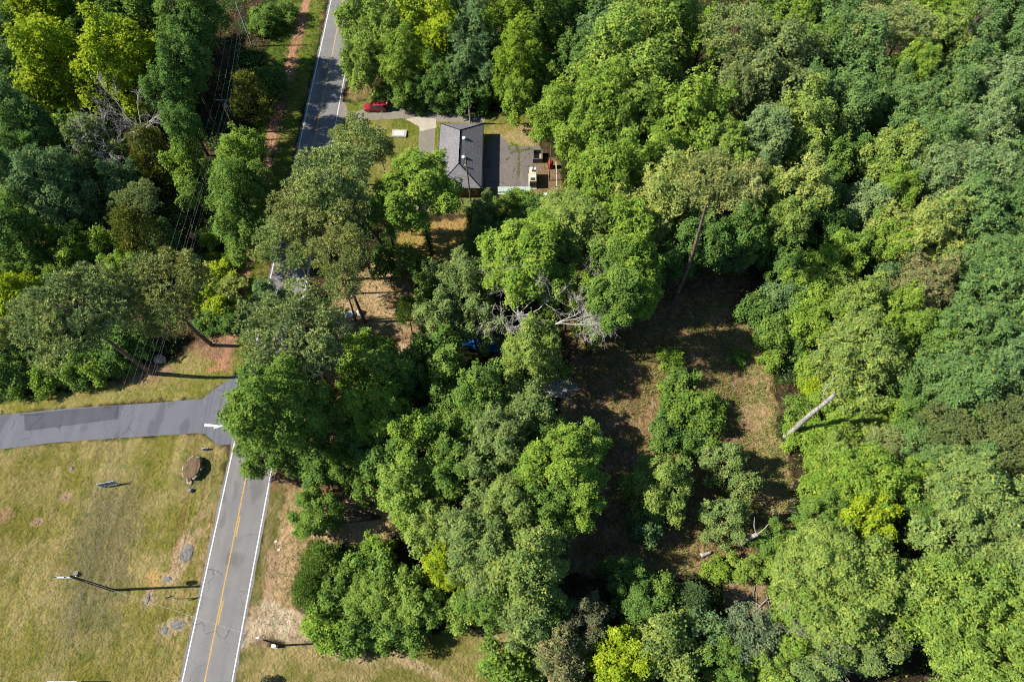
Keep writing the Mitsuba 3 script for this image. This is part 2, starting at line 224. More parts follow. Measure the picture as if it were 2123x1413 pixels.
# ------------------------------------------------------------------ foliage
SHADES = {  # base leaf colour, second colour and how often it shows
    'G': ((.066, .112, .034), (.36, .22, .04), .002), 'V': ((.092, .134, .050), (.140, .175, .085), .14), 'L': ((.128, .174, .012), (.16, .195, .014), .2), 'D': ((.054, .098, .022), (.07, .11, .025), .1),
    'M': ((.066, .112, .022), (.09, .13, .025), .12), 'B': ((.088, .142, .020), (.14, .18, .03), .18), 'B2': ((.098, .148, .027), (.13, .17, .035), .15), 'T': ((.062, .104, .038), (.08, .12, .045), .15),
    'S': ((.084, .120, .036), (.12, .145, .045), .15), 'C': ((.120, .134, .028), (.15, .155, .032), .2), 'P': ((.150, .188, .066), (.18, .21, .08), .15), 'Q': ((.170, .215, .070), (.20, .24, .085), .2), 'O': ((.165, .186, .060), (.185, .195, .065), .2),
    'O2': ((.150, .165, .055), (.14, .14, .05), .2), 'Y': ((.134, .164, .040), (.17, .185, .05), .2), 'Y2': ((.102, .144, .031), (.135, .165, .04), .15), 'E': ((.066, .110, .019), (.09, .13, .025), .12), 'E2': ((.082, .128, .014), (.11, .16, .017), .2),
    'N': ((.086, .112, .038), (.105, .125, .045), .15), 'R': ((.088, .100, .038), (.25, .16, .10), .16), 'R2': ((.060, .070, .032), (.20, .13, .09), .12), 'Z': ((.092, .128, .032), (.22, .22, .04), .035), 'Z2': ((.092, .130, .036), (.40, .25, .03), .002), 'K': ((.120, .160, .085), (.10, .125, .075), .15)}

def unit(v): return v / (np.linalg.norm(v, axis=-1, keepdims=True) + 1e-9)
def blades(c, nrm, length, width, rng, fold=.12):
    """Leaf-shaped four-cornered faces at c with the normals nrm."""
    n = unit(nrm); r = unit(np.cross(n, rng.normal(size=n.shape))); s = np.cross(n, r)
    L, W = length[:, None], width[:, None]
    v = np.stack([c - r * L / 2, c + s * W / 2 + n * L * fold, c + r * L / 2, c - s * W / 2 + n * L * fold], 1)
    return v
def quads(v):
    n = len(v); i = np.arange(n)[:, None] * 4
    return v.reshape(-1, 3), np.vstack([i + [0, 1, 2], i + [0, 2, 3]])
def leaflets(c, nrm, length, width, rng):
    """Small three-cornered leaves, for crowns seen from far off."""
    n = unit(nrm); r = unit(np.cross(n, rng.normal(size=n.shape))); s = np.cross(n, r); L, W = length[:, None], width[:, None]
    return np.stack([c + r * L * .6, c - r * L * .4 + s * W / 2, c - r * L * .4 - s * W / 2], 1)
def leaf_mesh(v):
    if v.shape[1] == 4: return quads(v)
    return v.reshape(-1, 3), np.arange(len(v) * 3).reshape(-1, 3)
def sphere_dirs(n, rng, low=-1.0):
    z = low + (1 - low) * (np.arange(n) + rng.uniform(0, 1, n)) / n; a = np.arange(n) * 2.39996 + rng.uniform(0, .9, n); s = np.sqrt(np.maximum(0, 1 - z * z))
    return np.stack([s * np.cos(a), s * np.sin(a), z], 1)
def broad_shape(R, D, seed, n_lobes, leaf=.30, density=1.0, low=-.55, airy=0.0):
    """Leaves of a broadleaf crown, R wide and D high round the origin: boughs of leaf clusters. Returns (leaf corners, cluster number of each leaf, bough centres)."""
    rng = np.random.default_rng(seed)
    d = sphere_dirs(n_lobes, rng, low); rng.shuffle(d)
    swell = .72 + .75 * (meshkit.fbm(d * 1.7 + seed, 2, seed) - .2)
    lr = R * rng.uniform(.17, .31, n_lobes)
    lc = d * swell[:, None] * np.array([R, R, D / 2]) * rng.uniform(.52, .98, n_lobes)[:, None]
    V, K, k0 = [], [], 0
    for c, r, dd in zip(lc, lr, d):
        m = int(15 * density * (r / .75) ** 2) + 6
        e = sphere_dirs(m, rng); keep = (e @ unit(dd + [0, 0, .6]) > -.15) | (rng.uniform(size=m) < .12); e = e[keep]
        out = unit(dd * [.7, .7, .4] + [0, 0, .55]); e2 = e * rng.uniform(.62, 1.2, len(e))[:, None] * r
        cc = c + e2 * .92 + out * (e2 @ out)[:, None] * .55
        plate = unit(e * .75 + np.array([0, 0, .8]) + rng.normal(size=(len(e), 3)) * .28)
        per = 27
        q = np.repeat(np.arange(len(e)), per); N = len(q)
        off = rng.normal(size=(N, 3)) * .31; off -= plate[q] * (off * plate[q]).sum(1, keepdims=True) * .70
        pos = cc[q] + off
        nr = unit(plate[q] + rng.normal(size=(N, 3)) * .33)
        s = leaf * rng.uniform(.7, 1.35, N)
        V.append(leaflets(pos, nr, s, s * rng.uniform(.7, .95, N), rng)); K.append(q + k0); k0 += len(e)
    V, K = np.vstack(V), np.concatenate(K)
    m = V.mean(1); rho = np.percentile(np.hypot(m[:, 0], m[:, 1]), 93); z0, z1 = np.percentile(m[:, 2], [3, 97]); k = np.array([R / rho, R / rho, D / (z1 - z0)])
    V = V + (m * k - m - np.array([0, 0, (z0 + z1) / 2 * k[2]]))[:, None]; lc = lc * k - np.array([0, 0, (z0 + z1) / 2 * k[2]])
    if airy:
        hole = meshkit.noise(V.mean(1) / .95, seed) < airy; V, K = V[~hole], K[~hole]
    return V, K, lc
def pine_shape(R, D, seed, n_clumps=95, needle=.42, flat=1.0, low=-.4):
    """Needle tufts of a pine crown in rounded clumps on the branch ends."""
    rng = np.random.default_rng(seed)
    d = sphere_dirs(n_clumps, rng, low); swell = .72 + .55 * meshkit.fbm(d * 1.8 + seed, 2, seed)
    lc = d * swell[:, None] * np.array([R, R, D / 2]) * rng.uniform(.45, 1.0, n_clumps)[:, None] ** .7
    V, K = [], []
    for k, (c, dd) in enumerate(zip(lc, d)):
        r = rng.uniform(.55, 1.0) * R / 5.5
        m = int(17 * (r / .8) ** 1.5) + 4; e = sphere_dirs(m, rng, -.35)
        tc = c + e * r * rng.uniform(.5, 1.1, m)[:, None] * np.array([1.15, 1.15, .62])
        per = 13; q = np.repeat(np.arange(m), per); N = len(q)
        ax = unit(e[q] * .6 + np.array([0, 0, .8]) + rng.normal(size=(N, 3)) * .75)
        side = unit(np.cross(ax, rng.normal(size=(N, 3)))); L = needle * rng.uniform(.7, 1.2, N)[:, None]; w = .075
        b = tc[q]; V.append(np.stack([b - side * w, b + ax * L, b + side * w], 1)); K.append(np.full(N, k))
    return np.vstack(V), np.concatenate(K), lc
def cedar_shape(R, D, seed):
    rng = np.random.default_rng(seed); n = 120
    z = rng.uniform(-1, 1, n) ** 1.0; a = rng.uniform(0, 6.283, n); w = np.sqrt(np.clip((1.05 - z) / 2.05, 0, 1)) * R * rng.uniform(.55, 1.0, n)
    lc = np.stack([w * np.cos(a), w * np.sin(a), z * D / 2], 1); V, K = [], []
    for k, c in enumerate(lc):
        m = 26; out = unit(np.array([c[0], c[1], .5 * R])); pos = c + rng.normal(size=(m, 3)) * [.42, .42, .34]
        q = np.repeat(np.arange(m), 5); N = len(q); ax = unit(out * .8 + [0, 0, .35] + rng.normal(size=(N, 3)) * .5); side = unit(np.cross(ax, rng.normal(size=(N, 3)))); L = rng.uniform(.25, .5, N)[:, None]
        b = pos[q]; V.append(np.stack([b - side * .07, b + ax * L, b + side * .07], 1)); K.append(np.full(N, k))
    return np.vstack(V), np.concatenate(K), lc
SHAPES = {'b5': [broad_shape(5.6, 11.4, 10 + i, (40, 46, 36, 52, 42)[i], .275, 1.0, airy=(.34, .28, .38, .30, .36)[i]) for i in range(5)],
          'b4': [broad_shape(3.9, 7.8, 30 + i, (26, 31, 23, 34, 28)[i], .265, 1.0, airy=(.28, .2, .34, .26, .3)[i]) for i in range(5)],
          's': [broad_shape(2.6, 3.6, 50 + i, (14, 18, 12)[i], .245, 1.15, low=-.2) for i in range(3)],
          'p': [pine_shape(5.6, 7.5, 70 + i) for i in range(4)], 'c': [cedar_shape(4.0, 9.0, 80 + i) for i in range(2)]}
SIZE = {'b5': (5.6, 11.4), 'b4': (3.9, 7.8), 's': (2.6, 3.6), 'p': (5.6, 7.5), 'c': (4.0, 9.0)}
def tinted(K, shade, rng, corners=4):
    """One colour per leaf: the kind's own colour, varying from leaf to leaf and from twig to twig."""
    base, second, often = SHADES[shade]; n = len(K)
    twig = rng.normal(size=K.max() + 1)[K]
    c = 1.75 * np.array(base)[None] * np.exp(.13 * rng.normal(size=n) + .12 * twig)[:, None] * np.exp(np.outer(.10 * rng.normal(size=n) + .07 * twig, [1.0, .15, -.6]))
    pick = rng.uniform(size=n) < often * (1 + .8 * np.sign(twig)); c[pick] = 1.5 * np.array(second) * rng.uniform(.75, 1.2, pick.sum())[:, None]
    return np.repeat(np.clip(c, .004, .8), corners, 0)
def crown_group(cls, i, shade):
    g = f'crown_of_{cls}_{i}_{shade}'
    if g not in scene:
        V, K, _ = SHAPES[cls][i]; rng = np.random.default_rng(abs(hash((cls, i))) % 1 + 1000 + 17 * i + sum(map(ord, cls + shade)))
        scene[g] = {'type': 'shapegroup', 'leaves': mikit.ply(leaf_mesh(V), 'needle' if cls in 'pc' else 'leaf', color=tinted(K, shade, rng, V.shape[1]))}
    return g

NAMES = {'b': ('broadleaf_tree', 'tree'), 'p': ('pine_tree', 'pine tree'), 'c': ('cedar_tree', 'cedar tree'), 's': ('shrub', 'shrub')}
def tree(kind, shade, x, y, zc, R, D, bx, by, extra, label, seed):
    rng = np.random.default_rng(5000 + seed)
    cls = {'b': 'b5' if R > 4.7 else 'b4' if R > 2.9 else 's', 'p': 'p', 'c': 'c', 's': 's'}[kind]
    i = int(rng.integers(len(SHAPES[cls]))); R0, D0 = SIZE[cls]
    name, cat_ = NAMES[kind]; k = thing(name, label, cat_, None)
    M = T().translate([x, y, zc]) @ T().rotate([0, 0, 1], float(rng.uniform(0, 360))) @ T().scale([R / R0 * rng.uniform(.94, 1.06), R / R0 * rng.uniform(.94, 1.06), D / D0])
    scene[f'{k}__crown'] = {'type': 'instance', 'to_world': M, 'g': {'type': 'ref', 'id': crown_group(cls, i, shade)}}
    lobes = np.array(M.matrix)[:3, :3] @ SHAPES[cls][i][2].T + np.array([[x], [y], [zc]]); lobes = lobes.T
    base, top = np.array([bx, by, -.1]), np.array([x, y, zc + D * .22])
    r0 = {'b': .010 * zc + .035 * R, 'p': .013 * zc + .02 * R, 'c': .1 + .02 * R, 's': .05}[kind]
    pts = curve([base, base * .6 + top * .4 + np.r_[rng.normal(size=2) * .05 * R, 0], top], 8)
    m = [tube(pts, np.linspace(r0, r0 * .3, 8), 7)]
    if extra == 'fork':
        f0 = base * .75 + top * .25; m = [tube(curve([base, f0], 4), [r0, r0 * .95, r0 * .9, r0 * .85], 7)]
        for a in (0.4, 1.9, 3.4, 5.2): m.append(tube(curve([f0, f0 * .55 + top * .45 + np.array([math.cos(a), math.sin(a), 0]) * R * .22, top + np.array([math.cos(a), math.sin(a), 0]) * R * .55], 8), np.linspace(r0 * .72, r0 * .2, 8), 6))
    if extra == 'lean':
        m = [tube(curve([base, base * .5 + top * .5 + np.array([0, s * 1.2, .4]), top + np.array([0, s * 1.5, 0])], 8), np.linspace(.2, .06, 8), 6) for s in (-1, .2, 1)]
    if kind in 'bp' and R > 2.6:
        pick = rng.permutation(len(lobes))[:9 if kind == 'b' else 16]
        for q in lobes[pick]:
            h = np.clip((q[2] - .35 * D - base[2]) / (top[2] - base[2]), .3, .95) if kind == 'b' else np.clip((q[2] + .02 * D - base[2]) / (top[2] - base[2]), .4, .98)
            s = pts[int(h * 7)]; m.append(tube(curve([s, s * .5 + q * .5 + [0, 0, .08 * R], q], 6), np.linspace(r0 * .42 * (1.1 - h * .5), .03, 6), 5, False))
    part(k, 'trunk', cat(m), 'pine_bark' if kind in 'pc' else 'pale_bark' if extra == 'fork' else 'bark', smooth=True)
    if extra == 'ivy':
        n = 1500; h = rng.uniform(0, 1, n) ** .8; a = rng.uniform(0, 6.283, n); c = base + (top - base) * (h * .72)[:, None]; d = np.stack([np.cos(a), np.sin(a), .4 * np.ones(n)], 1)
        V = blades(c + d * (r0 * 1.15 + .35 * rng.uniform(0, 1, n)[:, None] ** 2), d + rng.normal(size=(n, 3)) * .4, np.full(n, .24), np.full(n, .18), rng)
        part(k, 'ivy', quads(V), 'leaf', color=tinted(np.arange(n) // 9, 'E', rng), label='dark ivy climbing the trunk')
    return k
TREES = [
    ('b', 'G', -100.5, 123.9, 10.1, 7.44, 15.1, -99.6, 124.1, '', 'grey-green broadleaf tree filling the top left corner'),
    ('b', 'G', -96.3, 108, 10.2, 5.27, 11.1, -95.5, 107.7, '', 'grey-green tree left of the left lime crown'),
    ('b', 'L', -93.2, 122.8, 12, 7.33, 15.4, -93.4, 122.7, '', 'lime-green tree on the top edge behind the big lime crown'),
    ('b', 'L', -86, 108.1, 11.3, 8.03, 16.8, -84.9, 108.4, '', 'left half of the twin lime crown, tall bright lime-green tree at far left'),
    ('b', 'L', -73.6, 108.8, 11.3, 8.05, 16.8, -73.6, 109.1, '', 'right half of the twin lime crown, bright lime-green tree above the bare tree'),
    ('b', 'D', -85.3, 124.6, 11.4, 5.09, 10.7, -85.1, 124.5, '', 'deep green tree above and right of the left lime crown'),
    ('b', 'M', -75.5, 123.9, 10.1, 7.44, 15.1, -75.7, 124.3, '', 'mid green tree above the grey bare crown'),
    ('b', 'M', -62.8, 115.4, 15.8, 4.78, 10, -61.8, 115.1, '', 'mid green tree above and left of the upper power pole'),
    ('b', 'D', -60.5, 120.8, 15.5, 4.09, 8.6, -60.4, 121.4, '', 'deep green tree above the upper power pole, second nearest'),
    ('b', 'D', -58.8, 103.1, 17.5, 4.1, 8.6, -58.8, 102.9, '', 'deep green tree above and left of the upper power pole'),
    ('b', 'D', -60.5, 113.2, 15.9, 3.79, 8, -59.7, 113.6, '', 'deep green tree above the upper power pole, nearest'),
    ('b', 'D', -60.8, 97.3, 15.6, 4.06, 8.5, -59.8, 97.1, '', 'deep green tree right of the grey bare crown'),
    ('b', 'D', -57.9, 91.4, 13.5, 3.22, 6.8, -57.7, 91.1, '', 'deep green tree below and left of the upper power pole'),
    ('b', 'G', -87.9, 93.3, 13.7, 4.86, 10.2, -88.4, 93.8, '', 'grey-green tree below and left of the left lime crown, nearest'),
    ('b', 'D', -85.1, 87.6, 12.4, 5.11, 10.7, -84.2, 87.7, '', 'deep green tree below and left of the left lime crown'),
    ('b', 'D', -86.6, 99.3, 4.5, 4.42, 6.7, -86.7, 99.4, '', 'deep green tree below the left lime crown'),
    ('b', 'G', -84.9, 81.4, 14.2, 3.46, 7.3, -84.8, 80.6, '', 'grey-green tree below and left of the left lime crown, second nearest'),
    ('b', 'T', -79.2, 79.7, 10.8, 5.63, 11.8, -79, 78.7, '', 'blue-green tree with a bright lit left edge, far left'),
    ('b', 'L', -85.6, 79.2, 9.6, 3.15, 6.6, -85.6, 80.1, '', 'small dull lime crown cut by the far left edge'),
    ('b', 'S', -76.2, 90.9, 8, 5.51, 11.6, -76.1, 90.7, '', 'sage green tree half bare on top, below the grey bare crown'),
    ('b', 'T', -69.3, 83.3, 8, 3.65, 7.7, -68.9, 83.4, '', 'blue-green tree below the grey bare crown'),
    ('c', 'C', -65.5, 89.9, 7.8, 5.09, 11.9, -65.5, 89.8, '', 'olive cedar with flat feathery top beside the bare crown'),
    ('p', 'P', -63.4, 76.5, 10.2, 3.92, 5.3, -63.4, 75.9, '', 'grey-green pine above the olive pine'),
    ('c', 'C', -63.8, 72.7, 7.3, 4.77, 11, -63.5, 72.7, '', 'olive cedar in front of the power line gap, lower of the two cedars'),
    ('b', 'B', -58.4, 86.9, 7.9, 3.79, 8, -57.9, 86.6, '', 'bright tree left of the power line, lit on its upper side'),
    ('b', 'B', -47.1, 86.4, 11.6, 4, 8.4, -47, 86.9, '', 'bright pointed tree between the power line and the dirt verge'),
    ('b', 'M', -57.3, 82.6, 6, 2.79, 5.9, -57.3, 82.1, '', 'mid green tree below the upper power pole'),
    ('b', 'M', -46.7, 79.1, 10.4, 5.17, 10.9, -46.1, 78.9, '', 'mid green rounded tree along the dirt verge, middle of the three'),
    ('b', 'M', -45.2, 72, 9.5, 4.13, 8.7, -45, 72.7, '', 'mid green tree along the dirt verge, lowest of the three'),
    ('c', 'C', -52.1, 108.1, 5.6, 4.58, 8.5, -52.2, 108.3, '', 'olive conical evergreen right of the upper power pole'),
    ('b', 'D', -49.7, 114.9, 3.4, 3.29, 5, -49.9, 115.1, '', 'deep green tree right of the upper power pole'),
    ('b', 'M', -54.8, 134.8, 2.8, 3.63, 4.2, -54.9, 134.7, '', 'mid green tree above and right of the upper power pole'),
    ('s', 'M', -50.9, 138.5, 1.9, 3.24, 4, -51, 138.6, '', 'mid green shrub above and right of the upper power pole'),
    ('b', 'D', -82.8, 71.4, 10.2, 4.4, 9.2, -83, 70.7, '', 'deep green tree above and left of the left leaning pine, second nearest'),
    ('b', 'D', -80.8, 73.6, 3.4, 4.52, 5, -80.7, 73.5, '', 'deep green tree above the left leaning pine, nearest'),
    ('b', 'D', -85.2, 67.7, 5.1, 4.28, 7.6, -85.7, 67.6, '', 'deep green tree above and left of the left leaning pine, nearest'),
    ('b', 'D', -77.7, 80.1, 3.4, 4.14, 5, -77.5, 80.4, '', 'deep green tree above the left leaning pine, second nearest'),
    ('b', 'T', -74.3, 79, 3.4, 3.3, 5, -74.3, 79.1, '', 'blue-green tree above and left of the olive pine'),
    ('b', 'B', -76.1, 71.7, 4.5, 3.97, 6.7, -75.9, 71.6, '', 'bright green tree above the left leaning pine, second nearest'),
    ('b', 'B', -70.6, 71.9, 4.9, 2.85, 6, -70.2, 72, '', 'bright green tree above and left of the olive pine, second nearest'),
    ('b', 'M', -81.3, 66.1, 5.2, 3.47, 7.3, -81.5, 66.1, '', 'mid green tree above and left of the left leaning pine'),
    ('b', 'B', -75.9, 64.2, 5.2, 2.6, 5.5, -75.9, 64.3, '', 'bright green tree above the left leaning pine, nearest'),
    ('b', 'L', -77, 61.5, 7.7, 2.08, 4.4, -76.9, 61.5, '', 'lime tree above and left of the left leaning pine'),
    ('b', 'L', -80, 59.2, 7.8, 3.81, 8, -79.9, 58.8, '', 'yellow-lime tree at the left edge behind the big pine'),
    ('b', 'Y', -80.2, 53.7, 5.7, 3.06, 6.4, -80.4, 54.1, '', 'pale yellow-green tree left of the left leaning pine'),
    ('b', 'B', -66.8, 67, 3.9, 3.13, 5.9, -66.8, 67.1, '', 'bright green tree above and left of the olive pine, nearest'),
    ('b', 'T', -61.9, 74.4, 3.4, 2.91, 5, -61.8, 74.7, '', 'blue-green tree above the olive pine'),
    ('s', 'B', -54.2, 76.3, 1.2, 2.44, 2.5, -54.2, 76.4, '', 'bright green shrub above and right of the olive pine'),
    ('b', 'D', -80, 48, 3.4, 2.89, 5, -80.2, 47.8, '', 'deep green tree below and left of the left leaning pine, second nearest'),
    ('b', 'D', -76.4, 54.1, 3.4, 3.72, 5, -76.6, 54, '', 'deep green tree below and left of the left leaning pine, nearest'),
    ('b', 'D', -64.1, 52.4, 3.4, 3.69, 5, -64.4, 52.4, '', 'deep green tree below and right of the left leaning pine'),
    ('b', 'D', -59.9, 54.5, 2.8, 2.24, 4.2, -60, 54.5, '', 'deep green tree below the olive pine'),
    ('s', 'M', -78, 46.7, 1.7, 2.61, 3.5, -77.9, 46.6, '', 'mid green shrub below and left of the left leaning pine'),
    ('s', 'B', -74.3, 47.5, 1.9, 2.77, 4, -74.2, 47.6, '', 'bright green shrub below the left leaning pine'),
    ('s', 'M', -69.9, 48.7, 2.8, 2.76, 4.1, -70.2, 48.6, '', 'mid green shrub below the left leaning pine'),
    ('s', 'B', -66, 49.2, 2.5, 2.62, 3.9, -66.2, 49.2, '', 'bright green shrub below and right of the left leaning pine'),
    ('s', 'M', -63.3, 50.4, 1.7, 2.34, 3.5, -63.4, 50.5, '', 'mid green shrub below and right of the left leaning pine'),
    ('s', 'D', -60.6, 52, 1.7, 1.73, 2.6, -60.6, 51.9, '', 'deep green shrub below the olive pine'),
    ('s', 'L', -51.3, 68.9, 1.2, 3.05, 2.6, -51.4, 68.7, '', 'lime shrub right of the olive pine, third nearest'),
    ('s', 'L', -52.4, 64.3, 1.3, 3.15, 2.8, -52.5, 64.4, '', 'lime shrub right of the olive pine, nearest'),
    ('s', 'Y', -48.8, 64.9, 1.2, 2.83, 2.5, -48.9, 64.9, '', 'pale yellow-green shrub right of the olive pine'),
    ('s', 'L', -50.5, 61, 1.2, 2.78, 2.6, -50.5, 61, '', 'lime shrub right of the olive pine, second nearest'),
    ('s', 'B', -49.6, 71, 1.2, 2.22, 2.5, -49.6, 71, '', 'bright green shrub right of the olive pine'),
    ('s', 'Y', -56, 68.9, 1.2, 3.05, 2.6, -56.1, 69, '', 'pale yellow-green shrub above and right of the olive pine'),
    ('s', 'D', -48, 58.6, 1.2, 2.43, 2.4, -47.9, 58.5, '', 'deep green shrub left of the big roadside pine'),
    ('s', 'D', -51.6, 58.6, 1.2, 2.27, 2.5, -51.7, 58.6, '', 'deep green shrub below and right of the olive pine'),
    ('p', 'P', -59.6, 48.2, 20.8, 7.72, 10.4, -58.5, 49.4, '', 'large leaning pine at far left above the north lawn'),
    ('p', 'O', -50.7, 54.1, 17, 6.98, 9.4, -50, 54.6, '', 'olive pine with its trunk foot beside the shaded road junction'),
    ('p', 'Q', -27.5, 89.6, 10.5, 4.98, 6.7, -27.9, 89.6, '', 'pale pine top beside the road, left of the lawn slab'),
    ('p', 'Q', -24.8, 92.7, 5.9, 3.23, 4, -24.6, 92.5, '', 'young pine standing on the lawn below the slab'),
    ('p', 'Q', -27.4, 72.3, 20.8, 6.19, 8.4, -22.5, 74, '', 'tall clumpy pine crowding the sunlit right edge of the road'),
    ('p', 'O', -30.6, 68.6, 16.1, 6.93, 9.3, -30.9, 67.8, '', 'broad olive pine with bare limbs hiding the middle of the road'),
    ('p', 'Q', -34.3, 64.5, 15.3, 5.21, 7, -34.1, 64.1, '', 'pine reaching out over the road from its right side'),
    ('p', 'O', -24.9, 67.8, 18.8, 3.38, 4.6, -24.4, 67.9, '', 'olive pine left of the ivy-clad tree'),
    ('p', 'O', -24.9, 59.1, 19.5, 4.34, 5.9, -25, 59.1, '', 'olive pine above and right of the big roadside pine'),
    ('p', 'P', -26.2, 59.5, 11.5, 3.3, 4.5, -26.6, 59.3, '', 'grey-green pine above and right of the big roadside pine'),
    ('b', 'T', -37.5, 55.1, 10.7, 3.94, 8.3, -37.1, 54.9, '', 'pale blue-green tree left of the big grey-green pine'),
    ('p', 'P', -29.5, 45.5, 19.5, 7.31, 9.9, -28.7, 46.1, '', 'big grey-green pine leaning over the road above the junction maple'),
    ('b', 'E', -31.4, 35.9, 18.2, 5.78, 11.6, -31.2, 36.1, '', 'spreading deep green maple covering the road junction'),
    ('b', 'E', -29.1, 38.8, 9.6, 4.07, 8.6, -30.5, 38.8, '', 'rich green tree right of the junction maple'),
    ('b', 'E', -36.4, 34, 6.4, 3.3, 6.9, -35.8, 34, '', 'low maple bough hanging over the road below the junction'),
    ('b', 'M', -31.8, 34.6, 5.1, 4.02, 7.6, -32.2, 34.3, '', 'mid green tree below and right of the junction maple, nearest'),
    ('b', 'D', -28.3, 32.8, 3.9, 3.35, 5.9, -28.2, 32.5, '', 'deep green tree below and right of the junction maple'),
    ('b', 'B', -14.9, 73.4, 17.5, 6.09, 8.2, -14.5, 73.5, 'ivy', 'bright sycamore in front of the grey roof, ivy on its trunk'),
    ('b', 'M', -21, 74.4, 11.5, 3.69, 7.4, -21.2, 74.2, '', 'slim mid green tree left of the ivy-clad trunk'),
    ('b', 'M', -18.4, 77.2, 4.9, 1.94, 4.1, -18.3, 77.7, '', 'mid green tree below the ivy-clad tree, nearest'),
    ('b', 'D', -21.8, 69.4, 3.4, 2.85, 5, -21.9, 69.3, '', 'deep green tree below the ivy-clad tree'),
    ('b', 'M', -17.2, 67.6, 6, 2.78, 5.8, -17.1, 67.6, '', 'mid green tree below the ivy-clad tree, second nearest'),
    ('c', 'E', -16.5, 56.8, 8, 2.29, 5.5, -16.8, 56.8, '', 'narrow dark evergreen in the straw yard'),
    ('s', 'B', -27.9, 71.9, 1.4, 2.22, 3, -28.1, 71.9, '', 'bright green shrub below and left of the ivy-clad tree'),
    ('b', 'S', -11.6, 63.2, 6.9, 3.76, 7.9, -11.7, 63.2, '', 'pale sage tree between the straw yard and the orange lawn'),
    ('b', 'D', -7.3, 70.4, 2.8, 2.88, 4.2, -7.4, 70.2, '', 'deep green tree left of the forked white trunk, second nearest'),
    ('b', 'D', -5.1, 70.7, 4.5, 3.95, 6.7, -5.1, 70.7, '', 'deep green tree left of the forked white trunk, nearest'),
    ('b', 'M', -6, 78.6, 2.8, 2.31, 4.2, -5.8, 78.7, '', 'mid green tree below the rail fence'),
    ('b', 'M', -13.2, 61.6, 5.5, 3.17, 6.7, -13, 62, '', 'mid green tree above and left of the blue tarpaulin'),
    ('b', 'S', -7.8, 60, 8.7, 4.82, 10.1, -8.1, 59.7, '', 'sage green tree above the blue tarpaulin'),
    ('b', 'S', -11.4, 53.8, 9.7, 3.95, 8.3, -11.4, 53.8, '', 'sage green tree left of the blue tarpaulin'),
    ('b', 'S', -5.2, 53.9, 8.6, 3.98, 8.4, -5.9, 53.8, '', 'sage tree standing over the blue tarpaulin'),
    ('b', 'S', -5.3, 78.6, 4.5, 3.43, 6.7, -5.2, 79, '', 'thin pale tree over the rail fence'),
    ('b', 'M', -1, 81.2, 3.4, 2.99, 5, -1, 81.6, '', 'mid green tree right of the rail fence'),
    ('s', 'B', 2.5, 84.4, 2, 2.5, 3.8, 2.3, 84.4, '', 'bright bush hiding the right end of the pale green shed'),
    ('b', 'D', 4.4, 80.1, 3.4, 3.31, 5, 4.9, 80.2, '', 'deep green bush below the cream generator box'),
    ('b', 'M', -0.1, 74, 5.5, 3.18, 6.7, 0.3, 74.3, '', 'mid green tree above and left of the forked white trunk'),
    ('b', 'M', 4.9, 75.4, 5.1, 3.53, 7.4, 4.6, 75.3, '', 'mid green tree above and right of the forked white trunk'),
    ('b', 'B', 2.1, 61.7, 16, 6.43, 8.7, 1.8, 61.7, 'fork', 'bright spring green tree with white forked trunk'),
    ('b', 'Y2', 9.7, 67.8, 14.8, 5.77, 7.8, 10.7, 67.7, 'fork', 'pale green tree with thin grey stems, right of the forked white trunk'),
    ('b', 'B', 7.9, 57.8, 12, 3.66, 7.7, 8.9, 57.3, '', 'bright green tree above the bare grey branches'),
    ('b', 'B', 12.1, 54.3, 6.1, 2.62, 5.5, 12.3, 54.2, '', 'bright green tree below and right of the bare grey branches'),
    ('b', 'B', 15.9, 80.2, 11.2, 6.26, 13.1, 15.4, 80.3, '', 'big bright green tree at the right edge of the paved yard'),
    ('b', 'B', 12, 89.5, 12.2, 4.35, 9.1, 11.9, 90.8, '', 'bright tree overhanging the upper right corner of the yard'),
    ('b', 'B', 8.7, 97.4, 10.5, 5.05, 10.6, 8.9, 97, '', 'bright green tree above the cream generator box'),
    ('b', 'B', 14.9, 74.7, 9.9, 4.63, 9.7, 14.4, 74.8, '', 'bright green tree below and right of the cream generator box'),
    ('b', 'B2', 20.7, 106.1, 12.4, 9.62, 18.5, 21.6, 105.2, '', 'broad pale spring green tree, tallest behind the paved yard'),
    ('b', 'B2', 27.9, 116.8, 13.7, 7.62, 16, 27.8, 117.4, '', 'fresh pale green tree above and right of the tall spring green tree, nearest'),
    ('b', 'B', 16.4, 96.2, 12.1, 6.3, 13.2, 16.4, 96.7, '', 'bright green tree below and left of the tall spring green tree'),
    ('b', 'B2', 23.4, 96.3, 12, 5.48, 11.5, 23.8, 95.8, '', 'fresh pale green tree below and right of the tall spring green tree'),
    ('b', 'M', 19.6, 89.5, 10.5, 4.08, 8.6, 19, 89, '', 'mid green tree below the tall spring green tree'),
    ('b', 'D', 18.4, 94.3, 9.3, 3.36, 7, 17.7, 94.1, '', 'deep green tree below the tall spring green tree'),
    ('b', 'B', 25.9, 83.8, 12.9, 4.7, 9.9, 25.9, 84.2, '', 'bright green tree left of the tall bare-trunked pine'),
    ('b', 'B', 31.8, 93.2, 12.1, 7.2, 15.1, 31.8, 93.9, '', 'bright feathery tree right of centre in the upper forest'),
    ('b', 'Y', 24.7, 74.4, 11.5, 6.85, 14.4, 24.8, 75.5, '', 'pale yellow-green tree beside the tall bare-trunked pine'),
    ('p', 'O', 27, 63.6, 29.8, 4.69, 6.3, 27.8, 62.9, '', 'tall pine with long bare trunk at the top of the clearing'),
    ('b', 'O2', 38.8, 77.2, 13, 3.66, 7.7, 39, 76.8, '', 'olive tree right of the tall bare-trunked pine'),
    ('b', 'B', 18.2, 67.7, 14.3, 4.34, 9.1, 17.5, 68.2, '', 'bright green tree below and left of the tall bare-trunked pine'),
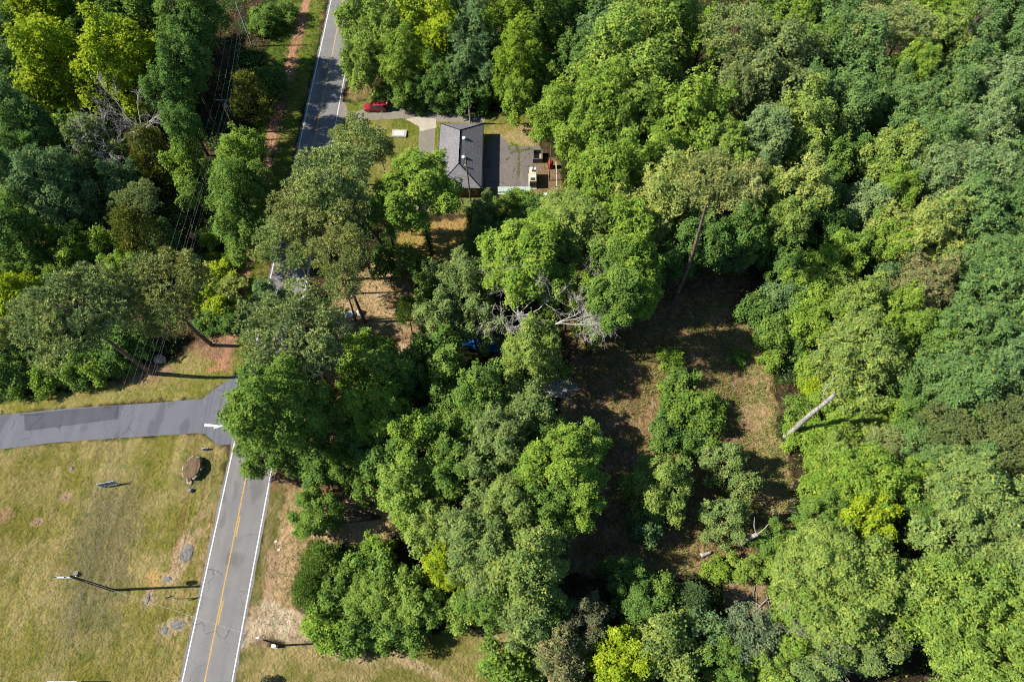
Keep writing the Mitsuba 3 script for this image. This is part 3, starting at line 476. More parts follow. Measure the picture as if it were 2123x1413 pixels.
    ('b', 'M', 15.3, 61.5, 13.8, 3.81, 8, 15.5, 61.2, '', 'mid green tree above and right of the bare grey branches'),
    ('b', 'B', 19, 61.5, 14.4, 4.21, 8.9, 18.6, 61.5, '', 'bright green tree above and right of the bare grey branches'),
    ('b', 'M', 14.5, 52.4, 19, 3.81, 7.6, 12.8, 52.8, '', 'mid green tree at the left edge of the clearing'),
    ('b', 'B', 18.6, 54.2, 15.5, 2.97, 5.9, 19.4, 54, '', 'small bright tree leaning into the clearing shade'),
    ('b', 'D', 26.6, 67.7, 10.4, 4.18, 8.8, 26.4, 68, '', 'deep green tree below and left of the tall bare-trunked pine'),
    ('b', 'D', 31.8, 68.2, 10.4, 4.19, 8.8, 31, 68.5, '', 'deep green tree below the tall bare-trunked pine'),
    ('b', 'D', 38, 70.2, 10.4, 4.22, 8.9, 37.8, 69.9, '', 'deep green tree below and right of the tall bare-trunked pine, nearest'),
    ('b', 'D', 14.2, 55.6, 8.6, 3.16, 6.6, 14.4, 55.6, '', 'deep green tree right of the bare grey branches'),
    ('b', 'T', 36.9, 69.9, 5.6, 3.13, 6.6, 36.7, 70.2, '', 'blue-green tree below the tall bare-trunked pine'),
    ('b', 'B2', 31.7, 120.6, 15.2, 5.34, 11.2, 31.1, 120.4, '', 'fresh pale green tree above and right of the tall spring green tree, second nearest'),
    ('b', 'B', 36.2, 114, 14.2, 4.37, 9.2, 36.1, 114.7, '', 'bright green tree above and left of the dull green dome'),
    ('p', 'P', 41.6, 110.3, 17.5, 6.39, 8.6, 40.7, 111.1, '', 'dark grey-green pine near the top edge, right of the spring green tree'),
    ('b', 'N', 48.5, 104.2, 11.8, 8.56, 17.6, 48.4, 104.1, '', 'broad dull green dome with grey twigs in the upper right forest'),
    ('b', 'N', 41.7, 101, 13.4, 4.18, 8.8, 42.3, 101.6, '', 'dull olive tree left of the dull green dome'),
    ('b', 'B', 54.1, 117, 13.6, 4.97, 10.4, 54.5, 117.6, '', 'bright green tree above the dull green dome'),
    ('b', 'M', 51.4, 120.6, 15.1, 4.45, 9.3, 52.4, 120.6, '', 'mid green tree above the dull green dome'),
    ('b', 'G', 58.6, 119.1, 15.2, 4.43, 9.3, 58.3, 119.3, '', 'grey-green tree left of the twin dark pines, second nearest'),
    ('b', 'V', 43.8, 88.8, 12.4, 5.14, 10.8, 43.9, 89.3, '', 'silvery leaved tree in front of the dull green dome'),
    ('b', 'Y2', 51.6, 92.1, 11.5, 6.88, 14.4, 51.7, 92.6, '', 'pale yellow-green tree right of the silvery one'),
    ('b', 'B2', 36.6, 86.3, 12.7, 3.97, 8.3, 36.2, 86.9, '', 'fresh pale green tree above the tall bare-trunked pine'),
    ('b', 'B2', 37.9, 82.9, 12.1, 3.61, 7.6, 37.3, 82.9, '', 'fresh pale green tree above and right of the tall bare-trunked pine'),
    ('b', 'Y', 47.6, 77, 13.9, 4.69, 9.8, 47.1, 77, '', 'pale yellow tree overlooking the dark gap above the clearing'),
    ('b', 'Y2', 46.3, 72.9, 10.8, 3.8, 8, 47.4, 72.9, '', 'light yellowish green tree below and right of the tall bare-trunked pine'),
    ('b', 'M', 43, 79.1, 9.7, 3.94, 8.3, 43.5, 78.5, '', 'mid green tree right of the tall bare-trunked pine'),
    ('b', 'D', 44.9, 71, 6.8, 3.89, 8.2, 44.6, 71.1, '', 'deep green tree below and right of the tall bare-trunked pine, second nearest'),
    ('b', 'D', 52.7, 73.8, 7.2, 4.39, 9.2, 52.8, 73.8, '', 'deep green tree left of the lone yellow-green tree'),
    ('b', 'M', 57.3, 87, 9.6, 4.07, 8.5, 57.2, 87.2, '', 'mid green tree below and right of the dull green dome'),
    ('b', 'D', 53.9, 80.6, 8, 3.69, 7.7, 53.7, 80.8, '', 'deep green tree right of the tall bare-trunked pine'),
    ('b', 'G', 62.8, 115.8, 14.4, 5.1, 10.7, 62.7, 115.7, '', 'grey-green tree left of the twin dark pines, nearest'),
    ('b', 'G', 63.4, 107.3, 12.5, 6.9, 14.5, 63.5, 106.6, '', 'grey-green tree with orange flecks in the upper right forest'),
    ('p', 'P', 65.9, 111.7, 17.5, 5, 6.7, 67.3, 111.8, '', 'left of the two feathery dark pines on the top edge'),
    ('p', 'P', 72.9, 112.2, 17.1, 5.56, 7.5, 73.3, 112.3, '', 'right of the two feathery dark pines on the top edge'),
    ('b', 'M', 57, 110.4, 14.3, 4.31, 9.1, 57.4, 109.4, '', 'mid green tree above and right of the dull green dome'),
    ('b', 'G', 55.1, 98.2, 12.5, 5, 10.5, 55.3, 99, '', 'grey-green tree right of the dull green dome, nearest'),
    ('b', 'G', 61.3, 96.8, 11.6, 5.83, 12.2, 62, 97.9, '', 'grey-green tree right of the dull green dome, second nearest'),
    ('b', 'B', 81, 118.5, 15.6, 4.93, 10.4, 80.6, 118.8, '', 'bright green tree above and left of the dead reddish spikes'),
    ('b', 'Y2', 82.2, 112.4, 13.3, 6.12, 12.9, 81.9, 113, '', 'light yellowish green tree below and left of the dead reddish spikes'),
    ('b', 'G', 86.9, 114.7, 15.2, 4.35, 9.1, 86.8, 115, '', 'grey-green tree above the dead reddish spikes'),
    ('b', 'G', 95.5, 119.6, 13.7, 5.73, 12, 96.2, 119.2, '', 'grey-green tree above and right of the dead reddish spikes'),
    ('b', 'G', 85, 106.3, 12.2, 6.2, 13, 84.9, 107.4, '', 'grey-green tree below the dead reddish spikes'),
    ('b', 'B', 73.7, 104.4, 13.8, 4.73, 9.9, 72.9, 103.8, '', 'bright green tree below and right of the twin dark pines'),
    ('b', 'G', 69.6, 100.5, 12.8, 3.86, 8.1, 69.8, 101.1, '', 'grey-green tree below the twin dark pines'),
    ('b', 'G', 94.3, 109.4, 12.9, 5.55, 11.7, 94.8, 109.1, '', 'grey-green tree below and right of the dead reddish spikes, nearest'),
    ('b', 'V', 87.9, 99.4, 12.6, 5.85, 12.3, 87.1, 98.9, '', 'silvery tree below the dead reddish spikes'),
    ('b', 'G', 79.4, 98.3, 11.4, 6.04, 12.7, 79.7, 99.6, '', 'grey-green tree above the silver-topped tree, second nearest'),
    ('b', 'G', 71.5, 94.8, 11.2, 5.31, 11.1, 71.8, 94.9, '', 'grey-green tree above and left of the silver-topped tree'),
    ('b', 'D', 67.2, 97.7, 10.8, 3.87, 8.1, 67.2, 96.9, '', 'deep green tree below the twin dark pines'),
    ('b', 'G', 73.2, 87.8, 12.2, 5.28, 11.1, 73.6, 88, '', 'grey-green tree above the silver-topped tree, nearest'),
    ('b', 'V', 82.8, 90.2, 11.6, 5.85, 12.3, 83.4, 89.5, '', 'silvery tree above and right of the silver-topped tree'),
    ('b', 'G', 90.5, 94.5, 12.6, 4.92, 10.3, 90.6, 94.2, '', 'grey-green tree below and right of the dead reddish spikes, second nearest'),
    ('b', 'Y2', 66, 85.8, 12, 4.62, 9.7, 66.5, 85.8, '', 'light yellowish green tree above and left of the silver-topped tree'),
    ('b', 'B', 64.7, 78.4, 12.3, 3.39, 7.1, 64.4, 78.8, '', 'bright green crown squeezed between silvery crowns'),
    ('b', 'D', 63, 88.2, 8.9, 3.78, 7.9, 62.6, 88, '', 'deep green tree left of the silver-topped tree'),
    ('b', 'V', 60, 76.2, 9.9, 3.73, 7.8, 60.6, 76.2, '', 'silvery tree above and left of the lone yellow-green tree'),
    ('b', 'M', 61.3, 72, 8.1, 3.56, 7.5, 61.1, 72, '', 'mid green tree left of the lone yellow-green tree, nearest'),
    ('b', 'V', 72.6, 80.5, 11.7, 5.77, 12.1, 72.5, 80.6, '', 'silver-topped tree in the middle of the right forest'),
    ('b', 'V', 79.4, 78.6, 12.1, 5.4, 11.3, 79, 78.6, '', 'pale silver-topped tree nearer the right edge'),
    ('b', 'G', 85.6, 82.2, 13.4, 4.19, 8.8, 85, 82.2, '', 'grey-green tree right of the silver-topped tree, nearest'),
    ('b', 'G', 82.2, 72.5, 12.6, 4.94, 10.4, 82.4, 72.3, '', 'grey-green tree right of the silver-topped tree, second nearest'),
    ('b', 'G', 74.2, 70.7, 11.1, 6.31, 13.3, 74.2, 71.2, '', 'large blue-grey crown right of the yellow-green tree'),
    ('b', 'Y', 66.3, 68.7, 11.7, 5.79, 12.2, 66.3, 68.3, '', 'yellow-green tree alone among the grey-green crowns at right'),
    ('b', 'B', 62.1, 68.2, 10.4, 3.29, 6.9, 62.1, 67.8, '', 'bright green tree left of the lone yellow-green tree'),
    ('b', 'M', 58.1, 68.7, 7.1, 3.53, 7.4, 58.8, 68.9, '', 'mid green tree left of the lone yellow-green tree, second nearest'),
    ('b', 'G', 74.5, 61.4, 12.1, 5.44, 11.4, 75.2, 60.2, '', 'grey-green tree right of the tan-headed tree, nearest'),
    ('b', 'G', 77.2, 59.3, 13.7, 3.92, 8.2, 78, 59.3, '', 'grey-green tree right of the tan-headed tree, third nearest'),
    ('b', 'D', 71.3, 64.6, 7.4, 4.22, 8.9, 70.6, 64.2, '', 'deep green tree above and right of the tan-headed tree'),
    ('b', 'T', 62, 62.8, 5.9, 3.78, 7.9, 62.2, 63.2, '', 'blue-green tree left of the tan-headed tree'),
    ('b', 'R', 65.1, 59.5, 8.7, 4.81, 10.1, 64.4, 59.6, '', 'tree covered in tan-pink seed heads at right'),
    ('b', 'G', 73.3, 54.7, 11.5, 6, 12.6, 72.9, 55.4, '', 'grey-green tree right of the tan-headed tree, second nearest'),
    ('b', 'G', 74.9, 49.8, 12.6, 4.05, 8.5, 75.7, 49.3, '', 'grey-green tree right of the tan-headed tree, fourth nearest'),
    ('b', 'G', 68, 49.6, 11.5, 5.04, 10.6, 68.7, 50.7, '', 'grey-green dome in front of the tree with tan seed heads'),
    ('b', 'B', 60.9, 55.1, 7.8, 4.75, 10, 61.3, 54.4, '', 'bright green tree below and left of the tan-headed tree'),
    ('b', 'M', 63.7, 51.3, 8.4, 4.23, 8.9, 64, 52, '', 'mid green tree below the tan-headed tree'),
    ('b', 'B', 58.3, 48.9, 7.5, 3.23, 6.8, 58.4, 49, '', 'bright green tree right of the yellow-flecked tree'),
    ('b', 'G', 64.5, 42, 10.8, 5.68, 11.9, 64.8, 42.1, '', 'grey-green tree above the dull olive tree'),
    ('b', 'G', 60.2, 44.7, 8.5, 4.09, 8.6, 60.6, 44.5, '', 'grey-green tree right of the yellow-flecked tree'),
    ('b', 'T', 70.7, 43.6, 12.3, 4.33, 9.1, 70, 44.6, '', 'blue-green tree above and right of the dull olive tree'),
    ('b', 'D', 58.8, 38.7, 7.9, 3.73, 7.8, 58.9, 38.6, '', 'deep green tree above and left of the dull olive tree'),
    ('p', 'N', 67.9, 37.2, 13.2, 3.98, 5.4, 67.6, 36.8, '', 'dull olive pine right of the dull olive tree, nearest'),
    ('p', 'N', 59.8, 34.8, 12.1, 4.1, 5.5, 59.7, 35, '', 'dull olive rounded tree below the grey-green dome'),
    ('p', 'N', 66.4, 31.7, 13, 4.26, 5.8, 66.3, 32, '', 'dull olive pine right of the dull olive tree, second nearest'),
    ('b', 'G', 57.7, 33, 9.5, 3.19, 6.7, 57.7, 33.2, '', 'grey-green tree below and left of the dull olive tree'),
    ('b', 'B', 53.6, 66.1, 8.7, 3.9, 8.2, 53.4, 65, '', 'bright tree at the top right corner of the clearing'),
    ('b', 'B', 49.8, 63.1, 6.8, 4.97, 10.1, 49, 63.2, '', 'bright green tree above and left of the yellow-flecked tree, second nearest'),
    ('b', 'T', 46.4, 61.8, 4.5, 3.81, 6.7, 46.4, 61.7, '', 'blue-green tree above and left of the yellow-flecked tree'),
    ('b', 'B', 49, 57.3, 5.6, 4.29, 8.4, 48.8, 57.6, '', 'bright green tree above and left of the yellow-flecked tree, nearest'),
    ('b', 'Y2', 53.8, 56.9, 7.8, 4.79, 10.1, 53.7, 56.7, '', 'pale tree behind the yellow-flecked tree'),
    ('b', 'D', 47, 66.2, 5.1, 3.55, 7.5, 47.2, 66.5, '', 'deep green tree above and left of the yellow-flecked tree'),
    ('b', 'Z', 52.7, 47.5, 8.5, 5.95, 12.5, 52.8, 47.4, '', 'yellow-flecked tree just behind the grey broken trunk'),
    ('s', 'D', 41.1, 60.2, 2.5, 3.23, 4.9, 41.1, 60.3, '', 'deep green shrub above and left of the yellow-flecked tree'),
    ('s', 'M', 42.7, 55.5, 2.5, 3.17, 4.8, 42.6, 55.5, '', 'mid green shrub above and left of the grey broken trunk, second nearest'),
    ('s', 'D', 47.1, 55, 1.9, 3.18, 4, 47.1, 54.8, '', 'deep green shrub left of the yellow-flecked tree'),
    ('s', 'B', 42.2, 51.2, 1.4, 2.04, 3, 42.1, 51.2, '', 'bright green shrub above and left of the grey broken trunk'),
    ('s', 'B', 48.7, 49.2, 1.9, 3.1, 4, 48.7, 49.2, '', 'bright green shrub above the grey broken trunk'),
    ('b', 'B', 48.7, 39.6, 3.9, 4.16, 5.9, 48.5, 39.5, '', 'bright green tree right of the grey broken trunk'),
    ('s', 'M', 45.3, 42.5, 1.9, 2.7, 4, 45.3, 42.4, '', 'mid green shrub above and left of the grey broken trunk, nearest'),
    ('s', 'L', 48.1, 45.6, 1.4, 2.6, 3, 48, 45.4, '', 'lime shrub above the grey broken trunk'),
    ('b', 'Y2', 51.8, 39.9, 5.3, 3.43, 7.2, 52, 39.9, '', 'light yellowish green tree right of the grey broken trunk'),
    ('b', 'B', 55.7, 40.6, 5.2, 3.44, 7.2, 56.2, 40.7, '', 'bright green tree below the yellow-flecked tree'),
    ('s', 'B', 44.3, 37.7, 1.9, 2.94, 4, 44.4, 37.8, '', 'bright green shrub below the grey broken trunk, nearest'),
    ('s', 'B', 46, 35.1, 2.8, 2.88, 4.3, 45.6, 35, '', 'bright green shrub below the grey broken trunk, second nearest'),
    ('p', 'P', 53.8, 34.3, 6.9, 3.05, 4.1, 53.9, 33.8, '', 'small grey-green pine rising behind bright crowns at right'),
    ('b', 'B', 45.3, 28.8, 7.6, 4.07, 8.5, 45.2, 29, '', 'bright green tree left of the big clearing-side tree'),
    ('b', 'B', 48.1, 27.8, 8.5, 5.02, 10.5, 48.2, 27.4, '', 'big bright green tree right of the clearing'),
    ('b', 'B', 52.9, 28.3, 9, 3.63, 7.6, 53.4, 27.4, '', 'bright green tree right of the big clearing-side tree'),
    ('b', 'Y2', 46.8, 32.7, 6.4, 3.28, 6.9, 46.9, 32.5, '', 'light yellowish green tree above and left of the big clearing-side tree'),
    ('b', 'L', 47.6, 23.5, 8.6, 4.04, 8.5, 48, 23.6, '', 'lime tree below the big clearing-side tree'),
    ('b', 'M', 41.8, 23.8, 7.5, 3.23, 6.8, 42, 24.2, '', 'mid green tree above the lower right oak'),
    ('b', 'Y2', 20.5, 28.5, 6.2, 4.76, 9.2, 20.2, 28.1, '', 'bright-topped tree standing alone in the shaded clearing'),
    ('b', 'S', 30.8, 32.6, 4.5, 3.47, 6.7, 31, 32.6, '', 'left of the pair of thin grey-green trees in the clearing'),
    ('b', 'S', 33.6, 29.4, 4.4, 2.36, 5, 33.8, 29.2, '', 'right of the pair of thin grey-green trees in the clearing'),
    ('b', 'S', 29.3, 24.3, 5.3, 3.43, 7.2, 29.3, 24.6, '', 'sage tree left of the short broken trunk'),
    ('b', 'T', 19.2, 23.8, 3.4, 2.58, 5, 19.4, 23.7, '', 'blue-green tree left of the short broken trunk'),
    ('s', 'E', 26.8, 42, 2.2, 3.89, 4.5, 26.9, 42.3, '', 'rich green shrub right of the sandy patch'),
    ('s', 'E', 29.5, 39.6, 2.2, 3.25, 4.5, 29.5, 39.5, '', 'rich green shrub left of the grey broken trunk, second nearest'),
    ('s', 'M', 26.4, 47.2, 1.7, 2.92, 3.5, 26.3, 47.1, '', 'mid green shrub right of the sandy patch'),
    ('s', 'B', 25.9, 51.7, 1.2, 2.36, 2.5, 25.8, 51.6, '', 'bright green shrub right of the sandy patch'),
    ('s', 'D', 24.2, 38.5, 1.9, 3.39, 4, 24.4, 38.7, '', 'deep green shrub right of the sandy patch'),
    ('s', 'D', 27.7, 36.6, 1.7, 2.64, 3.5, 27.7, 36.6, '', 'deep green shrub above and left of the short broken trunk'),
    ('s', 'E', 31.1, 42.6, 1.7, 2.56, 3.5, 31.2, 42.5, '', 'rich green shrub left of the grey broken trunk, nearest'),
    ('s', 'M', 37.1, 52, 0.8, 1.9, 1.6, 37, 52, '', 'mid green shrub above and left of the grey broken trunk, third nearest'),
    ('b', 'Y2', 3.2, 48.8, 9.6, 4.96, 10.4, 3.1, 49.2, '', 'pale layered tree above the sandy patch'),
    ('b', 'S', -0.8, 42, 5.8, 2.89, 6.1, -0.6, 41.9, '', 'sage green tree right of the central round tree'),
    ('b', 'M', -5.3, 39.8, 9.2, 5.3, 11.1, -5, 39.7, '', 'rounded mid green tree in the middle of the picture'),
    ('b', 'M', -11.2, 47.7, 8.1, 4.44, 9.3, -11.3, 48.5, '', 'mid green tree below and left of the blue tarpaulin'),
    ('b', 'S', 2, 38.4, 9.6, 4.06, 8.5, 2.6, 38.4, '', 'sage green tree below and left of the sandy patch'),
    ('b', 'M', 6, 35.3, 9, 2.72, 5.7, 5.8, 35, '', 'mid green tree above the clearing left tree'),
    ('b', 'S', -2.1, 34.3, 10.7, 4.83, 10.1, -2.5, 34.4, '', 'sage green tree below and right of the central round tree'),
    ('b', 'B', -21.9, 48.7, 7.4, 4.21, 8.8, -21.9, 48.6, '', 'bright spreading tree just below the straw yard'),
    ('b', 'B2', -18.6, 45, 9.6, 4.06, 8.5, -18.3, 44.5, '', 'fresh pale green tree left of the central round tree'),
    ('b', 'B', -23.3, 43.8, 8.6, 3.12, 6.6, -22.5, 43.9, '', 'bright green tree below and right of the big roadside pine'),
    ('b', 'B', -19.4, 39.3, 8.3, 5.19, 10.9, -20, 39.2, '', 'glossy bright green tree right of the junction maple'),
    ('b', 'D', -14.7, 44.8, 6.7, 3.05, 6.4, -14.7, 44.6, '', 'deep green tree left of the central round tree'),
    ('b', 'D', -23.1, 36.6, 5.6, 3.1, 6.5, -22.8, 36.8, '', 'deep green tree right of the junction maple'),
    ('b', 'B', -13.7, 33.9, 9.1, 4.51, 9.5, -13.5, 33.6, '', 'bright green tree below and left of the central round tree'),
    ('b', 'D', -17.9, 32.5, 7, 3.65, 7.7, -18.1, 32.6, '', 'deep green tree below and left of the central round tree'),
    ('b', 'M', -9.7, 35.3, 9, 3.63, 7.6, -9.7, 35.2, '', 'mid green tree below and left of the central round tree'),
    ('b', 'M', -8.8, 30.6, 8.4, 4.2, 8.8, -8.8, 31.1, '', 'mid green tree below the central round tree'),
    ('b', 'B2', -14, 27.9, 8.2, 4.41, 9.3, -13.4, 27.6, '', 'pale bright tree low in the centre wood'),
    ('b', 'E', -24.1, 32.8, 3.9, 3.22, 5.9, -23.8, 32.9, '', 'rich green tree below and right of the junction maple'),
    ('b', 'M', -21.1, 30.1, 3.4, 2.66, 5, -21.2, 30.3, '', 'mid green tree below and right of the junction maple, second nearest'),
    ('b', 'B', 6.6, 29.3, 13.2, 5.32, 11.2, 7.7, 29.4, '', 'bright tree on the left side of the shaded clearing'),
    ('b', 'B2', 9.2, 31.9, 13.4, 3.31, 6.9, 9, 31.1, '', 'fresh pale green tree above and right of the clearing left tree'),
    ('b', 'M', 4.9, 24.2, 11.8, 3.82, 8, 5.1, 23.7, '', 'mid green tree below the clearing left tree'),
    ('b', 'B', 8.4, 24.7, 12.4, 3.33, 7, 8.6, 24.3, '', 'bright green tree below the clearing left tree'),
    ('b', 'S', -3.4, 28.3, 9.2, 4.37, 9.2, -3.6, 28.1, '', 'sage green tree left of the clearing left tree'),
    ('b', 'Z', -0.1, 23.9, 10.7, 4.81, 10.1, 0.4, 24.2, '', 'large oak with yellow flecks below the middle of the picture'),
    ('b', 'S', -3.8, 19.7, 10.2, 5.32, 11.2, -4.5, 20.2, '', 'sage green tree above and left of the lower flecked oak'),
    ('b', 'Z', 1.4, 16.5, 11, 5.53, 11.6, 1.7, 16.3, '', 'spreading oak with yellow flecks, lowest of the two'),
    ('b', 'Y2', -10.5, 22.9, 7.2, 3.47, 7.3, -10.2, 22.9, '', 'light yellowish green tree above and left of the lower flecked oak'),
    ('b', 'L', -8.5, 18.2, 5.4, 3.32, 7, -8.3, 17.8, '', 'small lime patch of crown left of the lower oak'),
    ('b', 'B', -13.4, 23.9, 5.8, 2.9, 6.1, -12.9, 23.8, '', 'bright green tree left of the lower flecked oak'),
    ('b', 'M', -3.2, 13.6, 7.1, 3.54, 7.4, -3.2, 13.8, '', 'mid green tree below and left of the lower flecked oak'),
    ('b', 'S', 1.7, 11.8, 7.8, 3.82, 8, 1, 11.7, '', 'sage green tree below the lower flecked oak, nearest'),
    ('b', 'L', -4.5, 16.5, 6.4, 2.41, 5.1, -4.1, 16.5, '', 'lime tree left of the lower flecked oak'),
    ('b', 'E', -27.6, 25.4, 3.9, 3.75, 5.9, -19.2, 25.9, 'lean', 'small dark limbed tree on the bank by the road'),
    ('c', 'E', -26.4, 19, 2.8, 3.46, 4.2, -26.4, 18.9, '', 'dark low evergreen at the upper left corner of the thicket'),
    ('s', 'M', -22.3, 18, 2.7, 2.92, 4.4, -22.4, 18, '', 'mid green shrub above and right of the short lamp pole, second nearest'),
    ('c', 'E', -27.7, 15.9, 2.5, 2.63, 3.8, -27.8, 15.7, '', 'rich green cedar above and right of the short lamp pole'),
    ('s', 'M', -24.2, 14.3, 2.7, 2.99, 4.5, -24.4, 14.4, '', 'mid green shrub above and right of the short lamp pole, nearest'),
    ('b', 'B2', -20.5, 14.2, 3.1, 2.95, 4.6, -20.4, 14.1, '', 'fresh pale green tree above and right of the short lamp pole'),
    ('s', 'B', -24.4, 10.7, 2.5, 3.19, 4.8, -24.2, 11, '', 'bright green shrub right of the short lamp pole'),
    ('s', 'M', -20.4, 10.1, 2.6, 3.05, 4.6, -20.5, 10, '', 'mid green shrub right of the short lamp pole, nearest'),
    ('b', 'B2', -16.8, 13.9, 3.4, 3.06, 5, -16.8, 13.8, '', 'fresh pale green tree right of the short lamp pole'),
    ('s', 'M', -16, 10.1, 2.8, 2.79, 4.2, -15.7, 10.1, '', 'mid green shrub right of the short lamp pole, second nearest'),
    ('b', 'B2', -13.5, 12.9, 3.7, 2.92, 5.5, -13.5, 13.3, '', 'fresh pale green tree left of the lower flecked oak, second nearest'),
    ('b', 'B2', -14, 15.9, 3.9, 2.83, 5.9, -14.2, 15.8, '', 'fresh pale green tree left of the lower flecked oak, nearest'),
    ('s', 'M', -13.1, 9.5, 2.3, 2.16, 3.2, -13.1, 9.5, '', 'mid green shrub below and left of the lower flecked oak'),
    ('s', 'M', -17.8, 17.9, 3.6, 3.02, 4.5, -17.9, 17.6, '', 'mid green shrub above and right of the short lamp pole, third nearest'),
    ('b', 'M', -10.4, 13, 3.4, 2.44, 5, -10.3, 13.1, '', 'mid green tree left of the lower flecked oak'),
    ('s', 'B', -18.8, 20.6, 3.1, 2.41, 3.6, -19, 20.6, '', 'bright green shrub above and right of the short lamp pole'),
    ('b', 'B2', -6.8, 12.4, 3.4, 2.67, 5, -7.1, 12.6, '', 'fresh pale green tree below and left of the lower flecked oak'),
    ('s', 'E', -0.4, 6.3, 3, 3.85, 5.8, -0.2, 6.1, '', 'round glossy dark bush on the bottom lawn'),
    ('b', 'S', 3, 8.9, 3.4, 2.74, 5, 3.1, 8.8, '', 'sage green tree below the lower flecked oak, second nearest'),
    ('b', 'R', 6.3, 7.6, 5.1, 3.61, 7.6, 6.5, 8.1, '', 'dull reddish-flecked tree on the bottom edge, left of the lime bush'),
    ('b', 'R2', 9.6, 11.5, 5.6, 3.07, 6.5, 9.4, 11, '', 'dark tree with pinkish seed tips in shade'),
    ('b', 'D', 5.5, 12.1, 5.8, 2.96, 6.2, 5.1, 12, '', 'deep green tree below and right of the lower flecked oak'),
    ('b', 'L', 13.6, 6.7, 5.1, 3.82, 7.6, 13.9, 6.3, '', 'lime bush on the bottom edge among dull crowns'),
    ('b', 'Z', 19.7, 8.6, 6.2, 4.4, 9.2, 20.1, 8.7, '', 'yellow-flecked tree right of the lime bush, nearest'),
    ('b', 'D', 17, 13.1, 4.7, 3.01, 6.3, 16.8, 13.3, '', 'deep green tree above the lime bush, nearest'),
    ('b', 'M', 20.4, 14.1, 4.1, 2.68, 5.6, 20.7, 14, '', 'mid green tree above and right of the lime bush'),
    ('c', 'T', 23.8, 14, 4.7, 2.67, 6.4, 23.8, 14, '', 'blue-green cedar left of the brush pile'),
    ('b', 'D', 15.6, 16.7, 3.4, 3.11, 5, 15.6, 16.3, '', 'deep green tree above the lime bush, second nearest'),
    ('b', 'T', 24.5, 10.3, 6.1, 2.69, 5.6, 24.3, 9.8, '', 'blue-green tree below and left of the brush pile'),
    ('b', 'M', 26.6, 6.7, 5.5, 3.23, 6.8, 26.8, 7, '', 'mid green tree below the brush pile'),
    ('b', 'Z', 20.8, 4.8, 5.9, 2.84, 6, 21, 4.9, '', 'yellow-flecked tree right of the lime bush, second nearest'),
    ('p', 'K', 29.8, 9.6, 7.5, 3.5, 4.7, 30, 9.9, '', 'blue-grey pine below the brush pile'),
    ('b', 'B2', 31.9, 5.4, 5.2, 3.44, 7.2, 31.3, 4.9, '', 'fresh pale green tree below the brush pile'),
    ('b', 'B2', 32.7, 18.4, 1.7, 2.55, 2.5, 32.7, 18.2, '', 'fresh pale green tree above the brush pile'),
    ('b', 'M', 36.6, 21.4, 3.9, 2.91, 5.9, 36.6, 21.1, '', 'mid green tree right of the short broken trunk'),
    ('s', 'B', 28.8, 18.4, 1, 2.02, 2, 28.8, 18.4, '', 'bright green shrub above and left of the brush pile'),
    ('b', 'B2', 37.6, 17.7, 4.6, 3.09, 6.5, 37.2, 17.9, '', 'fresh pale green tree left of the lower right oak'),
    ('b', 'Y2', 39.1, 16.7, 10.2, 5.35, 11.2, 39.3, 17, '', 'pale green oak in the lower right wood'),
    ('b', 'B2', 36.2, 12, 8.6, 3.11, 6.5, 36.6, 11.7, '', 'fresh pale green tree below and left of the lower right oak'),
    ('b', 'Y2', 43.5, 17.8, 10.5, 4.08, 8.6, 42.7, 18.2, '', 'light yellowish green tree right of the lower right oak'),
    ('b', 'Y2', 45.5, 14.8, 11, 4.56, 9.6, 45.6, 14.8, '', 'pale green oak right of the lower right pair'),
    ('b', 'Y2', 40.4, 11, 9.7, 4.87, 10.2, 40, 11.4, '', 'light yellowish green tree below the lower right oak'),
    ('b', 'S', 37.6, 6.9, 6.9, 3.75, 7.9, 37.7, 7.4, '', 'thin grey-green tree beside bare grey branches at bottom right'),
    ('b', 'S', 44, 8.4, 8.3, 3.39, 7.1, 43.6, 8.3, '', 'sage green tree below and left of the corner fresh green crown'),
    ('b', 'B', 47.1, 10, 8.9, 2.84, 6, 47.1, 10.1, '', 'bright green tree below and left of the corner fresh green crown'),
    ('b', 'B', 35.4, 8.5, 7.3, 2.52, 5.3, 35.4, 8.3, '', 'bright green tree below and right of the brush pile'),
    ('b', 'B2', 49.7, 12.7, 9.9, 3.76, 7.9, 50.5, 12.4, '', 'fresh pale green tree left of the corner fresh green crown'),
    ('b', 'B2', 52.2, 12.4, 11.8, 4.8, 10.1, 52.8, 12.4, '', 'broad fresh green crown in the lower right corner wood'),
    ('b', 'B2', 57.9, 12.9, 12.4, 4.23, 8.9, 58.7, 12.7, '', 'fresh pale green tree right of the corner fresh green crown'),
    ('b', 'B2', 58.8, 8.6, 11.8, 3.82, 8, 58.4, 8.2, '', 'fresh pale green tree below and right of the corner fresh green crown, second nearest'),
    ('b', 'B2', 54.6, 7.7, 10, 3.65, 7.7, 53.8, 8.3, '', 'fresh pale green tree below and right of the corner fresh green crown, nearest'),
    ('b', 'Z2', 59.1, 25.4, 12.1, 5.39, 11.3, 58.4, 25.4, '', 'large pale green oak at right with orange flecks'),
    ('b', 'Z2', 62.7, 22.7, 12.9, 4.68, 9.8, 62.2, 23, '', 'orange-flecked tree below and right of the orange-flecked oak'),
    ('b', 'Z2', 55, 20.4, 12.2, 4.42, 9.3, 55.1, 20.5, '', 'orange-flecked tree below and left of the orange-flecked oak'),
    ('b', 'Z2', 60.1, 17.4, 12.3, 4.34, 9.1, 61, 17.6, '', 'orange-flecked tree above and right of the corner fresh green crown'),
    ('b', 'D', 54.8, 23.8, 8.7, 3.07, 6.4, 54.8, 23.8, '', 'deep green tree left of the orange-flecked oak'),
    ('b', 'G', 61.4, 31, 11.2, 3.48, 7.3, 61.6, 31.5, '', 'grey-green tree below and right of the dull olive tree'),
